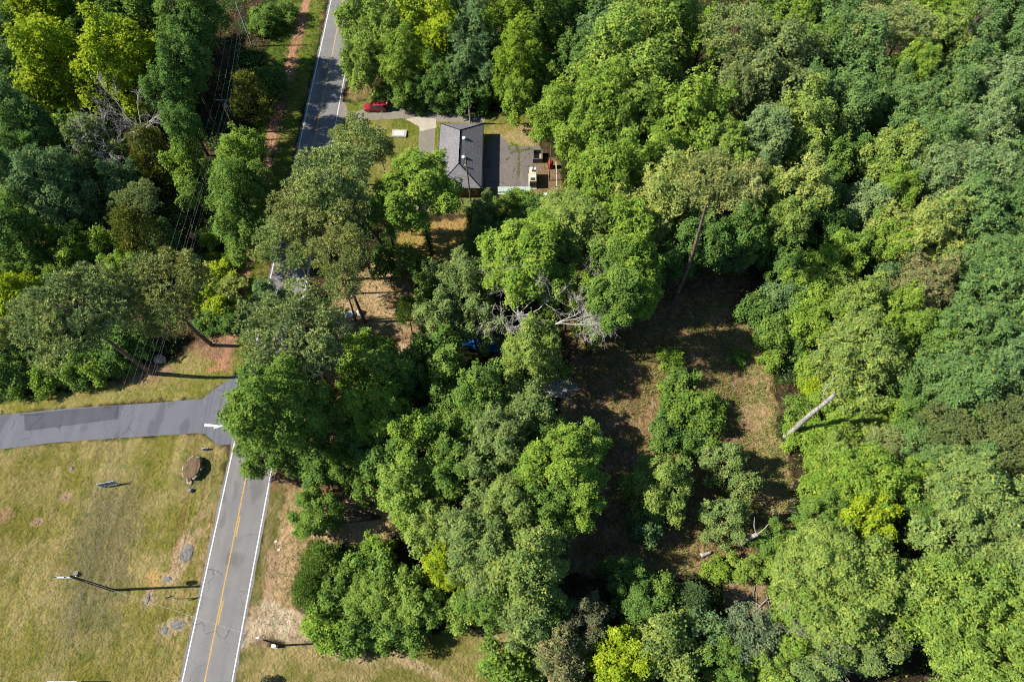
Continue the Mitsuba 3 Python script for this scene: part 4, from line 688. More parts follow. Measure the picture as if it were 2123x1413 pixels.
    ('b', 'B2', 54, 4.9, 8.6, 3.09, 6.5, 54.3, 4.9, '', 'fresh pale green tree below the corner fresh green crown'),
    ('b', 'B2', 59.2, 4.6, 9.4, 3.28, 6.9, 59, 4.7, '', 'fresh pale green tree below and right of the corner fresh green crown, third nearest'),
    ('b', 'B2', -30.9, 124.8, 9.5, 5.06, 10.6, -30.8, 124.3, '', 'pale green tree leaning over the road at the top'),
    ('b', 'B2', -29.6, 114.4, 8.8, 4.2, 8.4, -28.9, 114.5, '', 'open bright tree leaning toward the road above the red car'),
    ('b', 'B2', -23.5, 122.1, 10.3, 6.09, 12.8, -24.5, 122.4, '', 'fresh pale green tree above the red car'),
    ('b', 'B', -21.7, 114.4, 8.4, 5.09, 10.7, -21.6, 114.3, '', 'bright green tree above and right of the red car'),
    ('b', 'L', -15.2, 121.3, 10.4, 7, 14.7, -15.1, 121, '', 'yellow-lime tree above the red car'),
    ('b', 'L', -16.4, 116.4, 9.6, 4, 8.4, -16.3, 116.2, '', 'lime tree left of the lush top tree'),
    ('b', 'T', -8.8, 120.8, 11.8, 5.64, 11.9, -8.2, 120.4, '', 'blue-green tree right of the yellow-lime one'),
    ('b', 'T', -8.3, 114.4, 7.9, 5.84, 11.8, -7.7, 113.9, '', 'blue-green tree below and left of the lush top tree'),
    ('b', 'D', -15.2, 113.2, 5.6, 4.98, 8.4, -15.2, 113.2, '', 'deep green tree above and right of the lawn slab'),
    ('b', 'M', -21.1, 111.6, 3.9, 3.89, 5.9, -21.3, 111.4, '', 'mid green tree above and right of the red car'),
    ('b', 'D', -9.4, 111.1, 4.5, 4.61, 6.7, -9.5, 110.8, '', 'deep green tree above the grey roof'),
    ('s', 'M', -26.1, 113.3, 1.4, 2.79, 3, -26.2, 113.2, '', 'mid green shrub above and right of the red car'),
    ('s', 'D', -17.9, 111.4, 1.7, 3.16, 3.5, -17.8, 111.4, '', 'deep green shrub above and right of the lawn slab'),
    ('s', 'E', -5.1, 112.1, 1.9, 3.56, 4, -5.2, 112.1, '', 'dark bush behind the metal mast'),
    ('s', 'D', -13, 111, 1.7, 3.16, 3.5, -13, 111.1, '', 'deep green shrub above the grey roof'),
    ('b', 'E2', -1.1, 120.4, 11, 6.4, 13.4, -2, 120.2, '', 'lush green tree at top centre'),
    ('b', 'E2', 1.3, 111.8, 10, 5.53, 11.6, 1.4, 112.6, '', 'lush green tree below the lush top tree'),
    ('b', 'B', 1.3, 106.3, 7.1, 3.56, 7.5, 1.2, 105.8, '', 'drooping bright bough at the upper corner of the yard'),
    ('b', 'E', 5.1, 122, 12, 5.48, 11.5, 4.3, 122, '', 'rich green tree right of the lush top tree'),
    ('b', 'D', 10.6, 124.5, 11.3, 5.18, 10.9, 10.1, 124.9, '', 'deep green tree right of the lush top tree'),
    ('b', 'T', 16.4, 117.1, 11.9, 4.67, 9.8, 15.9, 117.4, '', 'pale blue-green tree left of the tall spring green tree'),
    ('b', 'D', 13, 113, 10.1, 4.47, 9.4, 13.2, 113.3, '', 'deep green tree left of the tall spring green tree'),
    ('b', 'D', 18.3, 125.1, 12, 4.62, 9.7, 18.7, 125.1, '', 'deep green tree above the tall spring green tree'),
    ('b', 'E', 5.6, 111.3, 8.1, 4.51, 9.5, 5.7, 111.1, '', 'rich green tree below and right of the lush top tree'),
    ('b', 'D', -112, 60, 14.5, 5.6, 12, -112, 60, '', 'second tree from the front in the row beyond the left edge'),
    ('b', 'G', -104, 68, 14.5, 5.6, 12, -104, 68, '', 'third tree from the front in the row beyond the left edge'),
    ('b', 'D', -112, 78, 14.5, 5.6, 12, -112, 78, '', 'fourth tree from the front in the row beyond the left edge'),
    ('b', 'G', -106, 88, 14.5, 5.6, 12, -106, 88, '', 'fifth tree from the front in the row beyond the left edge'),
    ('b', 'D', -114, 98, 14.5, 5.6, 12, -114, 98, '', 'sixth tree from the front in the row beyond the left edge'),
    ('b', 'G', -110, 110, 14.5, 5.6, 12, -110, 110, '', 'seventh tree from the front in the row beyond the left edge'),
    ('b', 'D', -116, 122, 14.5, 5.6, 12, -116, 122, '', 'eighth tree from the front in the row beyond the left edge'),
    ('b', 'G', -121, 136, 14.5, 5.6, 12, -121, 136, '', 'ninth tree from the front in the row beyond the left edge'),
    ('b', 'D', -104, 55, 14.5, 5.6, 12, -104, 55, '', 'first tree from the front in the row beyond the left edge'),
]
for s, t in enumerate(TREES): tree(*t, seed=s)

def bare(x, y, z0, direction, length, r, seed, depth=4, spread=.55, up=.1, mat='dead_wood', parts=6):
    """Branch tubes of a leafless tree, each bough forking into finer ones."""
    rng = np.random.default_rng(seed); ms = []
    def grow(p, d, L, r, lev):
        n = 6; q = [p]; dd = d
        for _ in range(n - 1): dd = unit(dd + rng.normal(size=3) * .13 + np.array([0, 0, up * .2])); q.append(q[-1] + dd * L / (n - 1))
        ms.append(tube(q, np.linspace(r, r * .45, n), 6 if lev == 0 else 4, False))
        if lev < depth:
            for k in range(parts if lev < 2 else 4):
                j = int(rng.integers(2, n)); e = unit(dd + rng.normal(size=3) * spread); grow(q[j], e, L * rng.uniform(.42, .68), max(r * .5 * (1 - .06 * j), .016), lev + 1)
    grow(np.array([x, y, z0], float), unit(np.array(direction, float)), length, r, 0)
    return cat(ms)
def bare_tree(label, bx, by, trunk_top, boughs, r, seed, mat='dead_wood', depth=4, group=None):
    k = thing('bare_tree', label, 'dead tree', group)
    part(k, 'trunk', tube(curve([(bx, by, -.1), ((bx + trunk_top[0]) / 2 + .2, (by + trunk_top[1]) / 2, trunk_top[2] / 2), trunk_top], 8), np.linspace(r, r * .6, 8), 8), mat, smooth=True)
    for i, (d, L) in enumerate(boughs): part(k, 'bough', bare(*trunk_top, d, L, r * .42, seed + i, depth), mat)
    return k
bare_tree('grey leafless crown below the bright lime tree at upper left', *(-72.12, 96.20), ((-67.76, 94.67)[0], (-67.76, 94.67)[1], 9.5), [((.8, .5, .9), 6), ((-.7, .4, .9), 6), ((.9, -.5, .7), 6), ((.2, .9, 1), 5.5), ((-.5, -.6, .9), 5.5)], .30, 301, depth=3, mat='bleached_wood')
bare_tree('second grey leafless crown, patched with yellow leaves, left of the olive cedar', *(-76.86, 91.21), ((-71.44, 89.79)[0], (-71.44, 89.79)[1], 9.0), [((.7, .2, .8), 5), ((-.9, -.1, .6), 5.5), ((.2, -.8, .7), 4.5), ((-.3, .7, .9), 4.5)], .26, 311, depth=3, mat='bleached_wood')
bare_tree('thin broken grey trunk right of the bare crowns', *(-66.25, 99.41), ((-64.50, 97.75)[0], (-64.50, 97.75)[1], 7.0), [((-.6, .5, .6), 2.2), ((.3, .3, .9), 1.6)], .2, 321, depth=1)
bare_tree('tall dark dead trunk leaning at the upper left, forked at its top', *(-63.40, 113.76), ((-62.65, 112.30)[0], (-62.65, 112.30)[1], 16.0), [((-.3, .5, 1.0), 6.5), ((.12, .75, .9), 6)], .42, 331, mat='bark', depth=1)
bare_tree('bare grey branches sprawling beside the white forked trunk', *(3.44, 50.59), ((0.99, 53.65)[0], (0.99, 53.65)[1], 11.0), [((-.7, .6, .5), 5), ((-.2, .8, .7), 5.5), ((.6, .7, .6), 5), ((.9, .05, .3), 6), ((-.8, -.2, .4), 4)], .22, 341, mat='bleached_wood', depth=3)
bare_tree('whitish dead bough sweeping right toward the clearing', *(7.91, 54.19), ((6.30, 51.03)[0], (6.30, 51.03)[1], 13.0), [((1, .30, .30), 6.0), ((.95, .55, .15), 5.5), ((1, .05, .1), 4.5), ((-.9, .15, .4), 4)], .2, 351, mat='bleached_wood')
bare_tree('small spray of bare twigs above the whitish dead bough', *(11.48, 61.73), ((10.28, 57.98)[0], (10.28, 57.98)[1], 12.0), [((.9, .6, .5), 4), ((.5, .8, .4), 3.2)], .12, 361, depth=3, mat='bleached_wood')
bare_tree('dead reddish spikes standing among the crowns near the upper right corner', *(96.82, 124.17), ((82.11, 108.96)[0], (82.11, 108.96)[1], 16.0), [((.5, .5, 1), 6), ((.2, .2, 1), 5.5), ((.7, .1, .9), 5), ((.35, .6, 1), 5)], .2, 371, mat='pine_bark', depth=1)
bare_tree('bare grey branches showing through the thin tree at bottom right', *(39.91, 5.08), ((37.52, 7.14)[0], (37.52, 7.14)[1], 7.0), [((-.5, .6, .8), 4.5), ((.2, .5, 1), 4), ((.6, -.2, .8), 3.6)], .18, 381, depth=3)
bare_tree('curved white dead stem over the top right corner of the clearing', *(51.10, 65.69), ((46.87, 63.03)[0], (46.87, 63.03)[1], 8.6), [((-.4, .7, .7), 3.4), ((.5, .6, .5), 3)], .1, 391, depth=0)
k = thing('broken_trunk', 'tall grey broken dead trunk standing at the right edge of the clearing', 'dead tree')
bx_, by_ = (42.44, 38.43)
tx_, ty_ = (42.78, 37.75)
part(k, 'trunk', tube([(bx_ + (tx_ - bx_) * q + .1 * math.sin(q * 9), by_ + (ty_ - by_) * q, -.1 + 17.3 * q) for q in np.linspace(0, 1, 12)], np.linspace(.44, .27, 12) * (1 + .08 * np.sin(np.arange(12) * 2.1)), 9), 'dead_wood', smooth=True)
for q, dx, dy, L in ((.42, .5, -.3, .8), (.62, -.6, .4, .9), (.80, .7, .2, 1.2), (.9, .3, -.8, .7)):
    c_ = np.array([bx_ + (tx_ - bx_) * q, by_ + (ty_ - by_) * q, 17.2 * q]); part(k, 'stub', tube([c_, c_ + np.array([dx, dy, .35]) * L], [.11, .04], 6), 'dead_wood')
for a_ in (0, 1.3, 2.9, 4.4): part(k, 'splinter', tube([(tx_ + .14 * math.cos(a_), ty_ + .14 * math.sin(a_), 17.0), (tx_ + .16 * math.cos(a_), ty_ + .16 * math.sin(a_), 17.5 + .35 * math.sin(a_ * 2) ** 2)], [.12, .015], 5), 'dead_wood')
part(k, 'branch', tube(curve([(tx_ - .1, ty_, 14.6), (tx_ - .6, ty_ + .7, 15.4), (tx_ - .5, ty_ + 1.4, 17.2), (tx_ + .1, ty_ + 2.0, 19)], 9), np.linspace(.12, .03, 9), 6), 'dead_wood', smooth=True)
k = thing('broken_trunk', 'short grey broken trunk with two prongs in the lower clearing', 'dead tree')
bx_, by_ = (32.54, 22.03)
part(k, 'trunk', tube(curve([(bx_, by_, -.1), (bx_ + .1, by_ - .1, 4), (bx_ + .3, by_ - .3, 7.6)], 9), np.linspace(.42, .28, 9), 9), 'dead_wood', smooth=True)
for d in ((-.8, 1.0), (.8, .5)): part(k, 'prong', tube(curve([(bx_ + .3, by_ - .3, 7.3), (bx_ + .3 + d[0] * .7, by_ - .3 + d[1] * .7, 8.4), (bx_ + .3 + d[0] * 1.1, by_ - .3 + d[1] * 1.6, 10)], 6), np.linspace(.12, .05, 6), 5), 'dead_wood', smooth=True)


# undergrowth on the forest floor: low leaves that no one could count
def undergrowth():
    rng = np.random.default_rng(77); n = 5200
    xy = np.column_stack([rng.uniform(-112, 112, n), rng.uniform(2, 158, n)])
    import shapely
    keep_out = shapely.union_all([Polygon(z[0]).buffer(.8) for z in ZONES] + [side.buffer(1), Polygon([(-50, -20), (-34.5, -20), (-34, 330), (-49.5, 330)]), drive.buffer(1), shapely.box(-16, 82, 8, 106)])
    ok = ~shapely.contains_xy(keep_out, xy[:, 0], xy[:, 1]); xy = xy[ok]
    per = 26; h = rng.uniform(.3, 2.2, len(xy)); q = np.repeat(np.arange(len(xy)), per); N = len(q)
    pos = np.column_stack([xy[q] + rng.normal(size=(N, 2)) * (.35 + .4 * h[q])[:, None], h[q] * rng.uniform(.1, 1, N)])
    V = blades(pos, np.array([0, 0, 1.]) + rng.normal(size=(N, 3)) * .6, rng.uniform(.2, .5, N), rng.uniform(.15, .35, N), rng)
    c = [tinted(np.arange(N) // 40, s, rng) for s in 'MDE']; w = np.repeat(rng.integers(0, 3, len(xy))[q], 4)
    return quads(V), np.choose(w[:, None], c)
um, uc = undergrowth()
stuff('undergrowth', um, 'leaf', 'low leafy undergrowth covering the forest floor', 'undergrowth', uc)
def tufts(polys, n, height, shade, seed, width=.05, per=7):
    rng = np.random.default_rng(seed); import shapely
    area = shapely.union_all(polys); x0, y0, x1, y1 = area.bounds; P = rng.uniform([x0, y0], [x1, y1], (n * 4, 2)); P = P[shapely.contains_xy(area, P[:, 0], P[:, 1])][:n]
    dens = meshkit.fbm(np.column_stack([P * .35, np.zeros(len(P))]), 3, seed); P = P[dens > .42]
    q = np.repeat(np.arange(len(P)), per); N = len(q); b = np.column_stack([P[q] + rng.normal(size=(N, 2)) * .10, np.zeros(N)])
    ax = unit(np.array([0, 0, 1.]) + rng.normal(size=(N, 3)) * [.55, .55, .1]); sd = unit(np.cross(ax, rng.normal(size=(N, 3)))); L = (height * rng.uniform(.5, 1.3, N))[:, None]
    V = np.stack([b - sd * width * .5, b + ax * L * .6 - sd * width * .5, b + ax * L, b + ax * L * .6 + sd * width * .5], 1)
    return quads(V), tinted(q, shade, rng)
clearing = Polygon(ZONES[16][0])
gm, gc = tufts([clearing], 8000, .6, 'Y', 501, .06); stuff('meadow_grass', gm, 'leaf', 'sparse tall grass growing through the clearing', 'grass', gc)
gm, gc = tufts([Polygon(ZONES[3][0]).union(Polygon(ZONES[2][0])).difference(Polygon(ZONES[4][0]).buffer(.1))], 5200, .4, 'B', 502, .06); stuff('verge_grass', gm, 'leaf', 'rough green grass along the left verge of the road', 'grass', gc)
gm, gc = tufts([Polygon([(-55.97, 66.70), (-54.78, 72.93), (-48.70, 72.93), (-47.00, 59.80), (-50.51, 56.96), (-54.40, 59.80)])], 2600, 1.0, 'L', 503, .08); stuff('tall_weeds', gm, 'leaf', 'bright yellow-green weeds under the power line', 'weeds', gc)
gm, gc = tufts([Polygon(ZONES[9][0]), Polygon(ZONES[6][0])], 2200, .22, 'R', 504, .05); stuff('dry_grass', gm, 'leaf', 'dry straw grass on the open yard and bank', 'grass', gc)
crack = [LineString([(-1.30, 101.11), (-0.53, 99.28), (0.05, 98.25), (1.77, 98.50), (3.68, 99.02)]).buffer(.28), LineString([(0.05, 98.25), (-0.71, 96.45), (-2.03, 95.44)]).buffer(.2), LineString([(1.38, 98.37), (1.37, 96.20), (1.27, 93.43), (1.16, 91.21)]).buffer(.15), LineString([(0.82, 100.06), (1.10, 98.50)]).buffer(.2)]
gm, gc = tufts(crack, 900, .14, 'Y', 505, .06, 9); stuff('crack_weeds', gm, 'leaf', 'yellow-green weeds in the cracks of the paved yard', 'weeds', gc)

gm, gc = tufts([Polygon(ZONES[0][0]).intersection(Polygon([(-75, -2), (-43.4, -2), (-43.4, 45), (-75, 45)]))], 2600, .10, 'Y2', 506, .07, 5); stuff('lawn_grass', gm, 'leaf', 'tufts of longer grass in the dry mown lawn', 'grass', gc)
def twigs(area, n, seed):
    rng = np.random.default_rng(seed); import shapely
    x0, y0, x1, y1 = area.bounds; P = rng.uniform([x0, y0], [x1, y1], (n * 3, 2)); P = P[shapely.contains_xy(area, P[:, 0], P[:, 1])][:n]; ms = []
    for p in P:
        t, L = rng.uniform(0, 6.28), rng.uniform(.3, 1.6); d = np.array([math.cos(t), math.sin(t), 0]) * L; c = np.array([p[0], p[1], .05]); ms.append(tube([c - d / 2, c + np.array([0, 0, .08]) + rng.normal(size=3) * .06, c + d / 2], [.035, .03, .015], 4, False))
    return cat(ms)
stuff('twig_litter', twigs(clearing.buffer(3), 420, 61), 'dead_wood', 'fallen twigs scattered over the clearing', 'twigs')
stuff('leaf_litter', twigs(Polygon(ZONES[9][0]), 120, 62), 'bark', 'dark twigs and cones scattered over the straw yard', 'twigs')

# ------------------------------------------------------------------ house
h = thing('house', 'low brick house under a grey shingled hip roof', 'house')
X0, X1, Y0, Y1, E, RZ, RX, RY0, RY1 = -14.05, -5.70, 86.25, 102.85, 2.75, 4.95, -9.87, 90.3, 98.8
part(h, 'wall', cat([box(X0 + .5, X1 - .5, Y0 + .5, Y0 + .7, 0, E), box(X0 + .5, X1 - .5, Y1 - .7, Y1 - .5, 0, E), box(X0 + .5, X0 + .7, Y0 + .7, Y1 - .7, 0, E), box(X1 - .7, X1 - .5, Y0 + .7, Y1 - .7, 0, E)]), 'brick_wall')
def roof_faces(dz=0.0):
    a, b, c, d, e, f = (X0, Y0, E + dz), (X1, Y0, E + dz), (X1, Y1, E + dz), (X0, Y1, E + dz), (RX, RY0, RZ + dz), (RX, RY1, RZ + dz)
    return a, b, c, d, e, f
up, dn = roof_faces(.12), roof_faces(-.03)
v = np.array(up + dn); f = [[0, 1, 4], [1, 2, 5], [1, 5, 4], [2, 3, 5], [3, 0, 4], [3, 4, 5]]; g = [[a + 6, c + 6, b + 6] for a, b, c in f]
sides = [q for i in range(4) for q in ([i, i + 6, (i + 1) % 4 + 6], [i, (i + 1) % 4 + 6, (i + 1) % 4])]
roof = part(h, 'roof', trimesh.Trimesh(v, f + g + sides, process=False), 'roof_shingle')
part(roof, 'ridge_cap', tube([np.array(up[4]) + [0, 0, .02], np.array(up[5]) + [0, 0, .02]], .09, 6), 'roof_shingle')
for c in (0, 1): part(roof, 'hip_cap', tube([np.array(up[c]) + [0, 0, .02], np.array(up[4]) + [0, 0, .02]], .075, 6), 'roof_shingle')
for c in (2, 3): part(roof, 'hip_cap', tube([np.array(up[c]) + [0, 0, .02], np.array(up[5]) + [0, 0, .02]], .075, 6), 'roof_shingle')
for (vx, vy), dz in (((-9.12, 96.96), 0), ((-9.05, 92.14), 0)):
    z = E + .12 + (X1 - vx) / (X1 - RX) * (RZ - E)
    m = trimesh.creation.revolve([(0, .42), (.22, .40), (.36, .28), (.40, .14), (.38, .12), (.22, .10), (.22, -.2)], sections=16); m.apply_translation([vx, vy, z]); part(roof, 'vent', m, 'white_metal', smooth=40, label='white domed roof vent')
part(h, 'gutter', box(X1 + .01, X1 + .13, Y0, Y1, E - .10, E + .03), 'dark_metal'); part(h, 'gutter', box(X0 - .13, X0 - .01, Y0, Y1, E - .10, E + .03), 'dark_metal')
for wy in (89.0, 93.0, 99.6):
    w = part(h, 'window', box(X1 - .5, X1 - .44, wy - .6, wy + .6, .9, 2.1), 'trim_white'); part(w, 'pane', box(X1 - .437, X1 - .42, wy - .5, wy + .5, 1.0, 2.0), 'car_glass')
d = part(h, 'door', box(X1 - .5, X1 - .43, 96.0, 96.95, 0, 2.05), 'trim_white'); part(d, 'handle', box(X1 - .428, X1 - .38, 96.1, 96.14, 1.0, 1.12), 'galvanised')
for wx in (-12.6, -7.2):
    w = part(h, 'window', box(wx - .6, wx + .6, Y0 + .44, Y0 + .5, .9, 2.1), 'trim_white'); part(w, 'pane', box(wx - .5, wx + .5, Y0 + .42, Y0 + .437, 1.0, 2.0), 'car_glass')
part(h, 'chimney', box(-8.9, -8.55, 89.9, 90.2, 3.5, 4.9), 'galvanised')

k = thing('concrete_slab', 'pale concrete slab lying on the lawn left of the garden path', 'slab')
sx, sy = (-22.65, 102.90)
part(k, 'base', turned(box(-1.45, 1.45, -.95, .95, .0, .32), -1, (sx, sy, 0)), 'concrete'); part(k, 'lid', turned(box(-1.05, 1.1, -.66, .66, .32, .38), -1, (sx, sy, 0)), 'trim_white')

# ------------------------------------------------------------------ red car with its tailgate up
car = thing('car', 'red estate car with raised tailgate parked on the driveway by the road', 'car')
cx, cy = -28.05, 109.9
def car_at(m, dz=0.0): m = m.copy(); m.apply_translation([cx, cy, dz]); return m
def loft(sections):
    """A hull through cross-sections given as (x, half width low, half width high, z low, z high)."""
    rings = []
    for x, wl, wh, zl, zh in sections:
        rings.append([(x, -wl, zl), (x, -wl * 1.02, zl * .55 + zh * .45), (x, -wh, zh - .05), (x, -wh + .10, zh), (x, wh - .10, zh), (x, wh, zh - .05), (x, wl * 1.02, zl * .55 + zh * .45), (x, wl, zl)])
    v = np.array(rings).reshape(-1, 3); n, m = len(rings), 8; f = []
    for i in range(n - 1):
        for j in range(m):
            a, b, c, d = i * m + j, i * m + (j + 1) % m, (i + 1) * m + (j + 1) % m, (i + 1) * m + j; f += [[a, b, c], [a, c, d]]
    f += [[0, j + 1, j] for j in range(1, m - 1)] + [[(n - 1) * m, (n - 1) * m + j, (n - 1) * m + j + 1] for j in range(1, m - 1)]
    t = trimesh.Trimesh(v, f, process=False); trimesh.repair.fix_normals(t); return t
part(car, 'body', car_at(loft([(-2.28, .66, .60, .42, .72), (-2.16, .82, .74, .30, .86), (-1.7, .88, .82, .26, .96), (-1.05, .90, .85, .24, 1.02), (0, .90, .87, .24, 1.04), (1.2, .90, .87, .24, 1.05), (2.0, .88, .84, .28, 1.06), (2.2, .80, .76, .40, .98)])), 'red_paint', smooth=35)
part(car, 'roof', car_at(loft([(-.42, .62, .60, 1.50, 1.57), (-.1, .66, .64, 1.54, 1.63), (.9, .66, .64, 1.56, 1.65), (1.78, .63, .60, 1.54, 1.62)])), 'red_paint', smooth=35)
def quad(*p): return trimesh.Trimesh(np.array(p, float), [[0, 1, 2], [0, 2, 3]], process=False)
def pane(*p):
    q = np.array(p, float); n = unit(np.cross(q[1] - q[0], q[2] - q[0])); v = np.vstack([q, q - n * .03]); return trimesh.Trimesh(v, [[0, 1, 2], [0, 2, 3], [4, 6, 5], [4, 7, 6]] + [t for i in range(4) for t in ([i, i + 4, (i + 1) % 4 + 4], [i, (i + 1) % 4 + 4, (i + 1) % 4])], process=False)
part(car, 'windscreen', car_at(pane((-1.08, -.80, 1.00), (-1.08, .80, 1.00), (-.40, .62, 1.54), (-.40, -.62, 1.54))), 'car_glass')
for s, nm in ((-1, 'near'), (1, 'far')):
    for x0, x1, t0, t1 in ((-.86, .10, -.30, .10), (.18, 1.02, .18, .96), (1.10, 1.92, 1.04, 1.62)):
        part(car, 'side_window', car_at(pane((x0, s * .855, 1.05), (x1, s * .855, 1.05), (t1, s * .655, 1.53), (t0, s * .655, 1.53))), 'car_glass')
    for (xa, xb) in ((.14, .14), (1.06, 1.0), (1.99, 1.70), (-.98, -.36)): part(car, 'pillar', car_at(tube([(xa, s * .858, 1.04), (xb, s * .650, 1.55)], .045, 6)), 'red_paint')
    part(car, 'roof_rail', car_at(tube([(-.1, s * .60, 1.67), (1.7, s * .58, 1.67)], .022, 6)), 'galvanised')
    for wx in (-1.42, 1.34):
        w = trimesh.creation.cylinder(radius=.345, height=.24, sections=24); w.apply_transform(trimesh.transformations.rotation_matrix(math.pi / 2, [1, 0, 0])); w.apply_translation([wx, s * .82, .345]); wk = part(car, 'wheel', car_at(w), 'rubber', smooth=40)
        r = trimesh.creation.cylinder(radius=.22, height=.02, sections=20); r.apply_transform(trimesh.transformations.rotation_matrix(math.pi / 2, [1, 0, 0])); r.apply_translation([wx, s * .948, .345]); part(wk, 'rim', car_at(r), 'alloy')
    part(car, 'headlight', car_at(turned(box(-.13, .13, -.11, .11, .70, .82), 0, (-2.08, s * .66, 0))), 'lamp_glass')
    part(car, 'tail_light', car_at(box(2.10, 2.22, s * .72 - .07, s * .72 + .07, .70, 1.0)), 'red_lens')
    part(car, 'mirror', car_at(box(-.80, -.62, s * .98 - .10, s * .98 + .10, 1.02, 1.18)), 'red_paint')
gate = part(car, 'tailgate', car_at(pane((1.76, -.62, 1.62), (1.76, .62, 1.62), (2.72, .60, 1.92), (2.72, -.60, 1.92))), 'red_paint', label='tailgate swung up and open')
part(gate, 'window', car_at(pane((1.95, -.48, 1.705), (1.95, .48, 1.705), (2.36, .47, 1.835), (2.36, -.47, 1.835))), 'car_glass'); part(gate, 'number_plate', car_at(pane((2.45, -.2, 1.86), (2.45, .2, 1.86), (2.60, .2, 1.907), (2.60, -.2, 1.907))), 'white_metal')
part(car, 'cargo_floor', car_at(box(1.3, 2.15, -.6, .6, .85, 1.02)), 'black_trim'); part(car, 'bumper', car_at(box(-2.36, -2.24, -.7, .7, .40, .58)), 'black_trim')

# ------------------------------------------------------------------ things round the yard
bx, by = (5.02, 96.45)
k = thing('block_enclosure', 'open-topped dark block enclosure at the right side of the paved yard', 'enclosure')
for nm, m in (('wall', box(-.95, -.72, -1.3, 1.3, 0, 1.1)), ('wall', box(.72, .95, -1.3, 1.3, 0, 1.1)), ('wall', box(-.719, .719, 1.07, 1.3, 0, 1.1)), ('wall', box(-.719, .719, -1.3, -1.07, 0, 1.1))): part(k, nm, turned(m, 0, (bx, by, 0)), 'dark_block')
part(k, 'floor', box(bx - .719, bx + .719, by - 1.069, by + 1.069, 0, .12), 'stone_pale')
gx, gy = 3.95, 90.4
k = thing('generator_box', 'cream generator cabinet with dark exhaust on its top beside the yard', 'generator')
part(k, 'cabinet', box(gx - .62, gx + .62, gy - 1.75, gy + 1.75, .15, 2.1), 'cream_paint'); part(k, 'plinth', box(gx - .8, gx + .8, gy - 2.0, gy + 2.0, 0, .15), 'concrete')
part(k, 'lid_seam', box(gx - .63, gx + .63, gy + .14, gy + .20, 1.3, 2.112), 'dark_metal'); part(k, 'louvre', box(gx - .5, gx + .5, gy - 1.77, gy - 1.74, .5, 1.7), 'dark_metal'); part(k, 'radiator_grille', box(gx - .45, gx + .45, gy - 1.6, gy - .9, 2.1, 2.13), 'dark_metal')
part(k, 'exhaust', tube(curve([(gx + .05, gy + .9, 2.1), (gx + .05, gy + .9, 2.5), (gx + .15, gy + 1.1, 2.75), (gx + .1, gy + 1.6, 2.8)], 10), .13, 8), 'dark_metal', smooth=True); part(k, 'muffler', tube([(gx - .2, gy + .7, 2.25), (gx + .45, gy + .7, 2.25)], .17, 10), 'dark_metal', smooth=40)
tx, ty = (7.47, 94.06)
k = thing('fuel_tank', 'red round fuel tank half hidden by leaves right of the cream generator', 'tank')
m = trimesh.creation.capsule(height=1.1, radius=.55, count=[10, 18]); m.apply_translation([tx, ty, .75]); part(k, 'tank', m, 'rusty_red', smooth=40)
for s in (-.4, .4): part(k, 'leg', box(tx + s - .05, tx + s + .05, ty - .4, ty + .4, 0, .5), 'dark_metal')
x0, y0 = (-2.64, 85.34)
x1, y1 = (3.47, 86.98)
k = thing('canopy_shed', 'open shed with pale green sheet roof at the lower end of the yard', 'shed')
n = 6
for i in range(n):
    a, b = x0 + (x1 - x0) * i / n, x0 + (x1 - x0) * (i + 1) / n - .02
    part(k, 'roof_sheet', trimesh.Trimesh([(a, y0, 2.2), (b, y0, 2.2), (b, y1, 2.45), (a, y1, 2.45), (a, y0, 2.16), (b, y0, 2.16), (b, y1, 2.41), (a, y1, 2.41)], [[0, 1, 2], [0, 2, 3], [4, 6, 5], [4, 7, 6], [0, 5, 1], [0, 4, 5], [1, 6, 2], [1, 5, 6], [2, 7, 3], [2, 6, 7], [3, 4, 0], [3, 7, 4]], process=False), 'pale_green_metal')
for a in (x0 + .1, (x0 + x1) / 2, x1 - .1):
    for b in (y0 + .1, y1 - .1): part(k, 'post', box(a - .06, a + .06, b - .06, b + .06, 0, 2.2), 'trim_white')
k = thing('rail_fence', 'dark wooden rail fence crossing the grass below the house', 'fence')
fa, fb, fy = -9.2, 12.0, 84.9
for i in range(9): part(k, 'post', box(fa + i * 2.65 - .06, fa + i * 2.65 + .06, fy - .06, fy + .06, 0, 1.25), 'pole_wood')
for z in (.45, 1.05): part(k, 'rail', box(fa, fb, fy - .11, fy - .062, z, z + .14), 'pole_wood')
k = thing('rail_fence', 'thin dark wire-and-rail fence below the first, nearest the orange lawn', 'fence')
fy = 82.9
for i in range(9): part(k, 'post', box(fa + i * 2.65 - .04, fa + i * 2.65 + .04, fy - .04, fy + .04, 0, 1.1), 'pole_wood')
part(k, 'rail', box(fa, fb, fy - .09, fy - .042, .9, 1.0), 'pole_wood')
k = thing('chain_fence', 'pale metal fence standing right of the cream generator', 'fence')
for i in range(4): part(k, 'post', tube([(8.45, 86.8 + i * 2.3, 0), (8.45, 86.8 + i * 2.3, 1.85)], .045, 6), 'galvanised')
part(k, 'top_rail', tube([(8.45, 86.8, 1.8), (8.45, 93.7, 1.8)], .05, 6), 'white_metal')
for i in range(14): part(k, 'mesh_wire', tube([(8.45, 86.8, .15 + .12 * i), (8.45, 93.7, .15 + .12 * i)], .008, 3, False), 'galvanised')
m = turned(box(-.3, .3, -.28, .28, 0, .5), 10, (*(6.36, 86.87), 0)); k = thing('utility_cabinet', 'small white box alone on the grass below the cream generator', 'box'); part(k, 'case', m, 'white_metal'); part(k, 'lid', turned(box(-.33, .33, -.31, .31, .502, .56), 10, (*(6.36, 86.87), 0)), 'trim_white')
k = thing('mast', 'slim metal mast behind the grey roof', 'mast'); ma, mb = (-8.47, 105.65)
